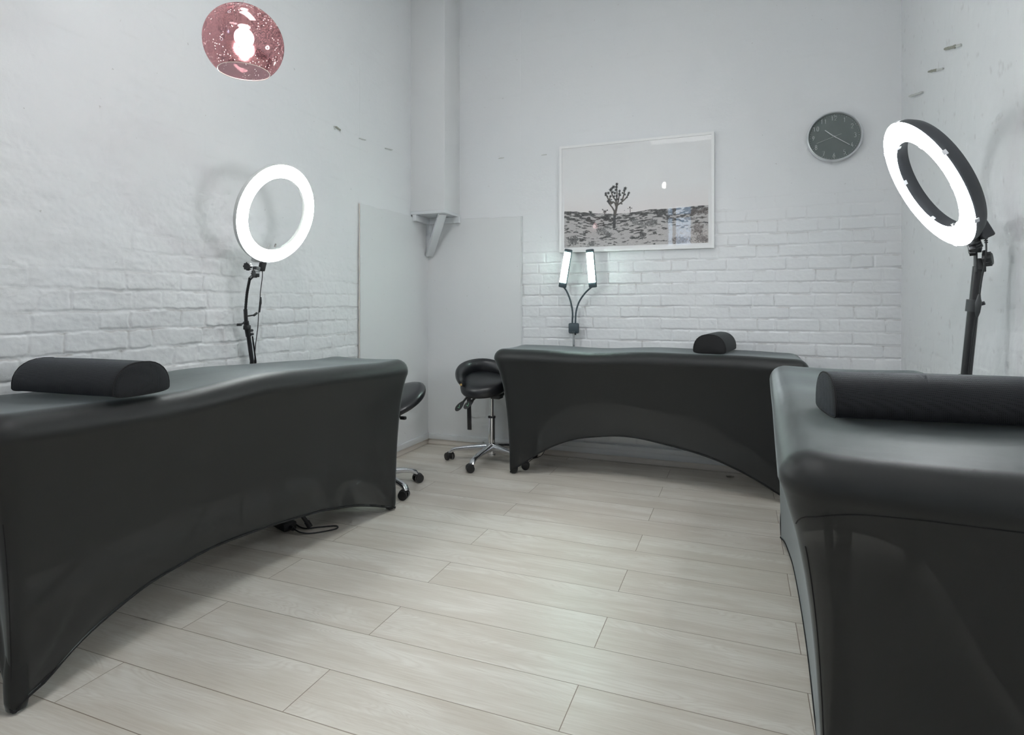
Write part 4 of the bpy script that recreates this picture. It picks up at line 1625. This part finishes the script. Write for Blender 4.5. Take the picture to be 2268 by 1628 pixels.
for (dx, dy, rr_) in ((50, 10, .0045), (-50, -10, .004), (-33, -70, .004)):
    # larger trapped bubbles seen as little rings on the surface facing the room
    r_ = ray(540.5 + dx, 96 + dy)
    o_ = np.array([0, 0, HC])
    rn = r_ / np.linalg.norm(r_)
    b_q = np.dot(o_ - pc_, rn)
    c_q = np.dot(o_ - pc_, o_ - pc_) - (Rg + .0005) ** 2
    disc = b_q * b_q - c_q
    if disc > 0:
        hit = o_ + rn * (-b_q - math.sqrt(disc))
        nn_, aa_, uu_ = frame_from_normal(hit - pc_)
        MB().tube([hit + (aa_ * cos(a_) + uu_ * sin(a_)) * rr_ for a_ in np.linspace(0, 2 * pi, 16, endpoint=False)], .0008, 5, closed=True).build('bubble', M['clip'], parent=sh_)
m = MB().lathe([(.030 * cos(q_), .030 * sin(q_)) for q_ in np.linspace(-pi / 2, R(58), 18)] + [(.0135, .032), (.013, .036)], pc_ + [0, 0, .018], n=48)
m.build('bulb', M['bulb'], parent=t, smooth=180)
m = MB().lathe([(.013, 0), (.020, .002), (.021, .045), (.030, .050), (.030, .058), (.010, .070), (0, .072)], pc_ + [0, 0, .052], n=28)
m.build('lamp_holder', pbr('satin_nickel', (.6, .58, .57), .3, .8), parent=t)
m = MB().tube([pc_ + [0, 0, .118], (pc_[0], pc_[1], ZC)], .003, 8)
m.build('cord', M['white'], parent=t)
m = MB().lathe([(.0, -.03), (.045, -.028), (.05, -.004), (.05, 0)], (pc_[0], pc_[1], ZC), n=28)
m.build('ceiling_rose', M['white'], parent=t)

# woven cane pendants further back in the room (seen in the picture glass)
for k_, (x, y, z, lab) in enumerate(((-1.0, -.55, 2.72, 'woven cane pendant lamp on a long cord, reflected in the picture glass'),
                                     (.15, .35, 3.05, 'woven cane pendant lamp hung high over the middle of the room'))):
    t = thing('pendant_lamp', lab, 'lamp', (x, y, ZC), 'woven cane pendant lamps')
    m = MB()
    for i in range(28):
        a_ = 2 * pi * i / 28
        m.tube([(x + cos(a_) * r_, y + sin(a_) * r_, z + h_) for r_, h_ in ((.08, .17), (.20, .12), (.26, .0), (.24, -.10))], .003, 5)
    for r_, h_ in ((.08, .17), (.20, .12), (.245, .05), (.26, 0), (.255, -.05), (.24, -.10)):
        m.tube([(x + cos(a_) * r_, y + sin(a_) * r_, z + h_) for a_ in np.linspace(0, 2 * pi, 40, endpoint=False)], .003, 5, closed=True)
    m.build('woven_shade', M['wire'], parent=t)
    m = MB().lathe([(0, -.034), (.020, -.028), (.029, 0), (.021, .025), (.013, .05), (0, .052)], (x, y, z), n=24)
    m.build('bulb', emis('lit_pendant_bulb', (1, .97, .93), 140.0), parent=t)
    m = MB().tube([(x, y, z + .06), (x, y, z + .19), (x, y, ZC)], .004, 6)
    m.build('cord', M['white'], parent=t)


# ------------------------------------------------------------------ wall clock
cc = np.array([.519, YB, 2.060])
t = thing('wall_clock', 'round wall clock with silver rim, slate dial and pale numerals', 'clock', tuple(cc))
AX = (0, -1, 0)
Rc = .148
m = MB().lathe([(Rc - .004, .003), (Rc, .006), (Rc, .030), (Rc - .002, .036), (Rc - .007, .038), (Rc - .010, .034), (Rc - .011, .018)], cc, AX, n=96, side=(1, 0, 0))
m.f = [f for f in m.f if len(f) == 4]
m.m = m.m[:len(m.f)]
m.build('rim', M['silver'], parent=t, smooth=50)
m = MB().lathe([(0, .0175), (Rc - .0105, .0175), (Rc - .0105, .004), (0, .004)], cc, AX, n=64, side=(1, 0, 0))
dial = m.build('dial', M['dial'], parent=t, smooth=30)
m = MB().lathe([(0, .0335), (Rc - .0095, .0325)], cc, AX, n=64, side=(1, 0, 0), caps=False)
m.build('cover_glass', M['glass'], parent=t, smooth=30)


def clk(a_, r_, off):
    return cc + np.array([sin(a_) * r_, -off, cos(a_) * r_])


m = MB()
for i in range(60):
    m.lathe([(.0013 if i % 5 else .0021, 0), (.0013 if i % 5 else .0021, .0008), (0, .0009)], clk(i * pi / 30, Rc - .019, .0174), AX, n=8)
m.build('minute_dots', M['num'], parent=dial)
for i in range(1, 13):
    stroke_text(dial, str(i), clk(i * pi / 6, Rc - .038, .018), (1, 0, 0), (0, 0, 1), (0, -1, 0), .026, M['num'], 'numeral', .0016, .62)


def hand(a_, l1, l0, w, off, name):
    d_ = np.array([sin(a_), 0, cos(a_)])
    s_ = np.array([cos(a_), 0, -sin(a_)])
    ctr = cc + d_ * (l1 - l0) / 2 + np.array([0, -off, 0])
    MB().box(ctr, (w, .0014, l1 + l0), ax=[s_, [0, 1, 0], d_]).build(name, M['silver'] if w > .002 else M['num'], parent=t, smooth=0)


hand(R(10.35 * 30), .066, .012, .0048, .0215, 'hour_hand')
hand(R(20.5 * 6 + 2), .098, .014, .0036, .0235, 'minute_hand')
hand(R(41.8 * 6), .100, .040, .0012, .0255, 'second_hand')
MB().lathe([(.004, .017), (.004, .027), (0, .0275)], cc, AX, n=14).build('hub', M['silver'], parent=t)


# ------------------------------------------------------------------ framed desert photograph
def picture():
    x0, x1, z0, z1 = -1.1795, -.1575, 1.4215, 2.1615
    t = thing('framed_picture', 'white framed desert photograph with one spiky tree on the back wall', 'picture', ((x0 + x1) / 2, YB, z0))
    yf = YB - .030                                   # frame front
    fw = .017
    m = MB()
    for (cx, cz, w, h) in (((x0 + x1) / 2, z0 + fw / 2, x1 - x0 - 2 * fw, fw), ((x0 + x1) / 2, z1 - fw / 2, x1 - x0 - 2 * fw, fw), (x0 + fw / 2, (z0 + z1) / 2, fw, z1 - z0), (x1 - fw / 2, (z0 + z1) / 2, fw, z1 - z0)):
        m.box((cx, YB - .017, cz), (w, .026, h))
    m.build('frame', M['frame'], parent=t, smooth=30)
    m = MB().box(((x0 + x1) / 2, YB - .020, (z0 + z1) / 2), (x1 - x0 - .01, .008, z1 - z0 - .01))
    m.build('mount', M['mount'], parent=t, smooth=0)
    # print: a fine sheet coloured point by point
    px0, px1, pz0, pz1 = x0 + .034, x1 - .036, z0 + .034, z1 - .036
    nu, nv = 620, 430
    U, V = np.meshgrid(np.linspace(px0, px1, nu), np.linspace(pz0, pz1, nv), indexing='ij')
    yp = YB - .0245
    P = np.stack([U, np.full_like(U, yp), V], -1)

    def pix(x, y):                                   # zoomed measurement -> print plane
        w = at_y(1230 + x / 6.3, 380 + y / 6.3, yp)
        return np.array([w[0], w[2]])
    hx = np.array([pix(x, y) for x, y in ((145, 558), (300, 560), (560, 585), (800, 590), (1000, 580), (1180, 555), (1330, 525), (1560, 520), (1800, 500), (1950, 480), (2130, 468))])
    hor = np.interp(U, hx[:, 0], hx[:, 1]) + .0016 * fbm(U * 60, U * 0, 3, 3)
    sky = np.array([.95, .955, .96])
    C = np.ones((nu, nv, 3)) * sky
    # the print's sky warms towards the horizon
    tsky = np.clip((V - hor) / .16, 0, 1)[..., None]
    C = C * tsky + np.array([.93, .89, .885]) * (1 - tsky)
    dist = np.clip((hor - V) / (hor - pz0), 0, 1)    # 0 at the horizon, 1 at the bottom
    below = V < hor
    sc = 1 / (.18 + dist * .9)
    g = fbm(U * 110 * np.clip(sc, .5, 3), V * 230 * np.clip(sc, .5, 3), 4, 5)
    ground = np.array([.60, .58, .575])[None, None] * (1 + .22 * g[..., None])
    # scrub: dark low bushes, denser far away
    s1 = fbm(U * 34, (V - hor) * 120, 4, 9)
    dens = .10 + .55 * np.exp(-dist * 3.2) - .12 * sstep(U, -.62, -.40) * sstep(dist, .1, .5)
    bush = sstep(s1 + dens, .28, .50)
    tone = fbm(U * 190, V * 190, 3, 12)
    bc_ = np.stack([.085 + .10 * (tone + .4), .085 + .095 * (tone + .4), .085 + .095 * (tone + .4)], -1)
    rust = (sstep(fbm(U * 9, V * 20, 2, 31), .15, .5) * sstep(U, -.60, -.35))[..., None]
    bc_ = bc_ * (1 - .6 * rust) + np.array([.20, .13, .11]) * .6 * rust
    ground = ground * (1 - bush[..., None]) + bc_ * bush[..., None]
    # pale twiggy brush lower right
    tw = sstep(fbm(U * 150, V * 120, 3, 41) + sstep(U, -.60, -.32) * 1.1 * sstep(dist, .35, .75) - .75, -.1, .35)[..., None]
    pale = np.array([.62, .58, .56]) * (1 + .5 * fbm(U * 260, V * 260, 3, 42)[..., None])
    ground = ground * (1 - tw * .75) + pale * tw * .75
    # single bushes: (zoom x, zoom y, rx, rz, tone)
    for (bx, by, rx, ry, tn) in ((710, 640, 75, 40, .09), (500, 600, 50, 30, .13), (250, 960, 90, 65, .14), (500, 1010, 60, 35, .15), (740, 880, 60, 40, .12), (650, 820, 90, 55, .22), (1215, 890, 50, 50, .11),
                                (1230, 740, 60, 45, .22), (1350, 710, 75, 60, .17), (1110, 700, 50, 45, .22), (990, 740, 35, 28, .16), (1850, 650, 50, 30, .15), (1990, 800, 75, 90, .20), (2060, 640, 45, 15, .10),
                                (1740, 960, 140, 50, .20), (2050, 940, 90, 60, .19), (520, 730, 60, 22, .14), (1930, 560, 110, 50, .13), (1480, 570, 120, 36, .12), (1580, 690, 40, 30, .22), (2080, 550, 70, 50, .17)):
        cx, cz = pix(bx, by)
        sx_, sz_ = rx / 6.3 / F * 3.8, ry / 6.3 / F * 3.8
        q = ((U - cx) / sx_) ** 2 + ((V - cz) / sz_) ** 2 + 1.5 * fbm(U * 150, V * 150, 4, int(bx))
        k_ = (1 - sstep(q, .45, 1.25))[..., None] * .85
        tex = tn * (1.1 + 1.5 * fbm(U * 240, V * 240, 3, int(by)))[..., None]
        warm = np.array([1.12, .98, .95]) if bx > 1600 else np.array([1, 1, 1.0])
        ground = ground * (1 - k_) + np.clip(tex, .02, 1) * warm * k_
    C[below] = ground[below]
    # the tree
    def stroke(pts, w0, w1, col, Cx):
        pw = [pix(*p) for p in pts]
        pp = np.array(smoothpath([np.array([p[0], p[1], 0]) for p in pw], 10))[:, :2]
        n_ = len(pp)
        for i, p in enumerate(pp):
            w = (w0 + (w1 - w0) * i / n_) * (1 + .12 * random.uniform(-1, 1))
            q = np.hypot(U - p[0], V - p[1]) / w
            k__ = (1 - sstep(q, .75, 1.1))[..., None]
            Cx[:] = Cx * (1 - k__) + np.array(col) * k__

    def tuft(x, y, r, Cx):
        p = pix(x, y)
        w = r / 6.3 / F * 3.85
        q = np.hypot(U - p[0], V - p[1]) / w
        a_ = np.arctan2(V - p[1], U - p[0])
        spk = .72 + .34 * np.sin(a_ * 13 + x) * np.sin(a_ * 7 + y)
        k__ = (1 - sstep(q, spk * .85, spk * 1.1))[..., None]
        tx = .075 * (1 + .6 * fbm(U * 500, V * 500, 2, int(x + y)))[..., None]
        Cx[:] = Cx * (1 - k__) + np.clip(tx, .02, 1) * np.array([.95, 1.0, 1.0]) * k__
    px_ = 3.85 / F / 6.3
    bark, dark = (.15, .135, .125), (.10, .10, .10)
    stroke([(820, 775), (822, 700), (828, 600), (832, 555)], 22 * px_, 19 * px_, (.10, .10, .105), C)
    stroke([(832, 600), (850, 520), (865, 460)], 20 * px_, 13 * px_, bark, C)
    for pts in ([(830, 570), (800, 510), (765, 465), (740, 425), (735, 405)], [(862, 470), (900, 445), (950, 405), (1000, 350), (1022, 300)], [(858, 470), (840, 400), (805, 350), (775, 270)],
                [(850, 430), (860, 330), (856, 190)], [(870, 450), (885, 370), (895, 280)], [(780, 450), (740, 385), (705, 315)], [(930, 420), (950, 345), (975, 240)], [(800, 440), (760, 400), (770, 340)], [(905, 440), (930, 450)],
                [(850, 500), (830, 440), (800, 420)]):
        stroke(pts, 12 * px_, 9 * px_, bark, C)
    for (x, y, r) in ((735, 415, 24), (705, 305, 24), (700, 330, 18), (740, 300, 26), (772, 255, 32), (812, 215, 30), (790, 235, 24), (858, 175, 26), (852, 215, 28), (845, 255, 26), (895, 270, 24), (892, 310, 26), (905, 330, 20), (975, 235, 30), (962, 265, 24), (1025, 298, 24), (1015, 325, 20),
                      (940, 300, 20), (968, 320, 22), (770, 345, 24), (830, 300, 26), (855, 340, 24), (800, 285, 24), (870, 385, 20), (750, 440, 18), (725, 345, 16), (820, 345, 22), (920, 390, 18), (1000, 360, 16), (840, 395, 18), (780, 390, 16)):
        tuft(x, y, r, C)
    for (x, y, r) in ((690, 560, 30), (660, 530, 14), (725, 540, 14), (495, 570, 26), (475, 560, 14), (1040, 500, 16), (1065, 510, 10), (965, 545, 7), (1015, 515, 9)):
        tuft(x, y, r, C)
    for pts in ([(690, 610), (688, 570), (665, 535)], [(688, 575), (715, 545)], [(1045, 570), (1045, 510)]):
        stroke(pts, 6 * px_, 5 * px_, (.22, .19, .19), C)
    C = np.clip(C, .01, 1)
    o = quick_mesh('print', P, None, smooth=False)
    base = np.array(t['_base'][:])
    o.parent = t
    o.data.transform(__import__('mathutils').Matrix.Translation(tuple(-base)))
    att = o.data.color_attributes.new('tone', 'FLOAT_COLOR', 'POINT')
    att.data.foreach_set('color', np.concatenate([C, np.ones((nu, nv, 1))], -1).reshape(-1).astype(np.float32))
    mt, nt, b = new_mat('photo_print')
    at = nt.nodes.new('ShaderNodeAttribute')
    at.attribute_name = 'tone'
    nt.links.new(at.outputs['Color'], b.inputs['Base Color'])
    b.inputs['Roughness'].default_value = .7
    o.data.materials[0] = mt
    m = MB().add([(x0 + .015, YB - .0262, z0 + .015), (x1 - .015, YB - .0262, z0 + .015), (x1 - .015, YB - .0262, z1 - .015), (x0 + .015, YB - .0262, z1 - .015)], [(0, 1, 2, 3)])
    m.build('glass', M['glass'], parent=t, smooth=0, recalc=False)


picture()


# ------------------------------------------------------------------ bits on the floor
a_, b2 = at_z(640, 1176, 0), at_z(592, 1166, 0)
ad_c = np.array([-2.03, 2.235])
t = thing('power_adapter', 'black power adapter brick lying under the left bed with its lead plugged in', 'power adapter', (ad_c[0], ad_c[1], 0))
d_ = np.array([.93, -.37, 0])
s_ = np.array([.37, .93, 0])
m = MB().box((ad_c[0], ad_c[1], .0205), (.135, .062, .038), ax=[d_, s_, [0, 0, 1]], bev=.005)
m.build('body', M['plast'], parent=t)
e_ = np.array([ad_c[0], ad_c[1], .018]) + d_ * .067
m = MB().tube([e_, e_ + d_ * .03], .010, 12)
m.tube([e_ + d_ * .028, e_ + d_ * .045], [.008, .004], 10)
m.build('plug', M['plast'], parent=t)
q = e_ + d_ * .045
pth = [q, q + [.03, .0, -.008], q + [.07, .02, -.014], q + [.12, .07, -.0145], q + [.145, .115, -.0145], q + [.12, .14, -.0145], q + [.06, .10, -.0145], q + [-.0, .06, -.0145], q + [-.1, .1, -.0145]]
m = MB().tube(smoothpath(pth, 8), .0033, 8)
m.build('lead', M['plast'], parent=t)

# thin black lead below the far bed
pth = [at_z(1172, 1022, .004), at_z(1180, 1016, .004), at_z(1190, 1013, .01), at_z(1200, 1008, .03), at_y(1207, 996, 3.80), at_y(1206, 985, 3.84), at_y(1200, 950, 3.9), at_y(1195, 900, 3.93)]
m = MB().tube(smoothpath(pth, 8), .0022, 8)
m.build('power_cord', M['plast'], parent=led_t)
# clear plastic disc on the floor by the far baseboard
c_ = at_z(1617, 1056, 0)
m = MB().lathe([(0, .0), (.022, .0), (.024, .002), (.022, .006), (.012, .009), (0, .010)], c_, n=28)
o = m.build('plastic_cap', M['clear'], origin=tuple(c_))
tag(o, 'small clear plastic cap on the floor under the far bed', 'cap')

# ------------------------------------------------------------------ camera
cam = bpy.data.cameras.new('camera')
cam.sensor_fit = 'HORIZONTAL'
cam.sensor_width = 36
cam.lens = F / 2268 * 36
cam.shift_y = -(814 - CY) / 2268
cam.clip_start = .05
co = bpy.data.objects.new('camera', cam)
COL.objects.link(co)
co.location = (0, 0, HC)
co.rotation_euler = (pi / 2, 0, YAW)
scene.camera = co

# ------------------------------------------------------------------ light and colour
w = bpy.data.worlds.new('world')
scene.world = w
w.use_nodes = True
w.node_tree.nodes['Background'].inputs[0].default_value = (.8, .9, 1, 1)
w.node_tree.nodes['Background'].inputs[1].default_value = .3


def fill_panel(x, y, sx, sy, st, label):  # unseen glowing panel added to light the room from above
    t = thing('ceiling_fill', label, 'lamp', (x, y, ZC), 'added ceiling fill panels')
    m = MB().box((x, y, ZC - .025), (sx + .04, sy + .04, .05), bev=.01)
    m.build('body', M['white'], parent=t)
    m = MB().box((x, y, ZC - .053), (sx, sy, .01), bev=.003)
    m.build('diffuser', emis('lit_fill_panel', (.99, 1, 1), st), parent=t)


fill_panel(-.75, 1.15, 1.1, .5, 13.0, 'added white fill panel on the ceiling over the open floor between the beds')
fill_panel(-.75, -1.2, 1.1, .5, 5.0, 'added white fill panel on the ceiling over the entrance half of the room')


for k_ in [o for o in bpy.data.objects if '_base' in o]:
    del k_['_base']

vs = scene.view_settings
vs.view_transform = 'Standard'
vs.look = 'None'
vs.exposure = 0.15
vs.gamma = 1.0
vs.use_curve_mapping = False
cy = scene.cycles
cy.use_denoising = True
try:
    cy.denoiser = 'OPENIMAGEDENOISE'
except Exception:
    pass
cy.use_adaptive_sampling = True
cy.use_light_tree = False
cy.adaptive_threshold = .12
cy.adaptive_min_samples = 12
cy.max_bounces = 6
cy.diffuse_bounces = 4
cy.glossy_bounces = 3
cy.transmission_bounces = 6
cy.transparent_max_bounces = 10
cy.caustics_reflective = False
cy.caustics_refractive = False
cy.sample_clamp_indirect = 6
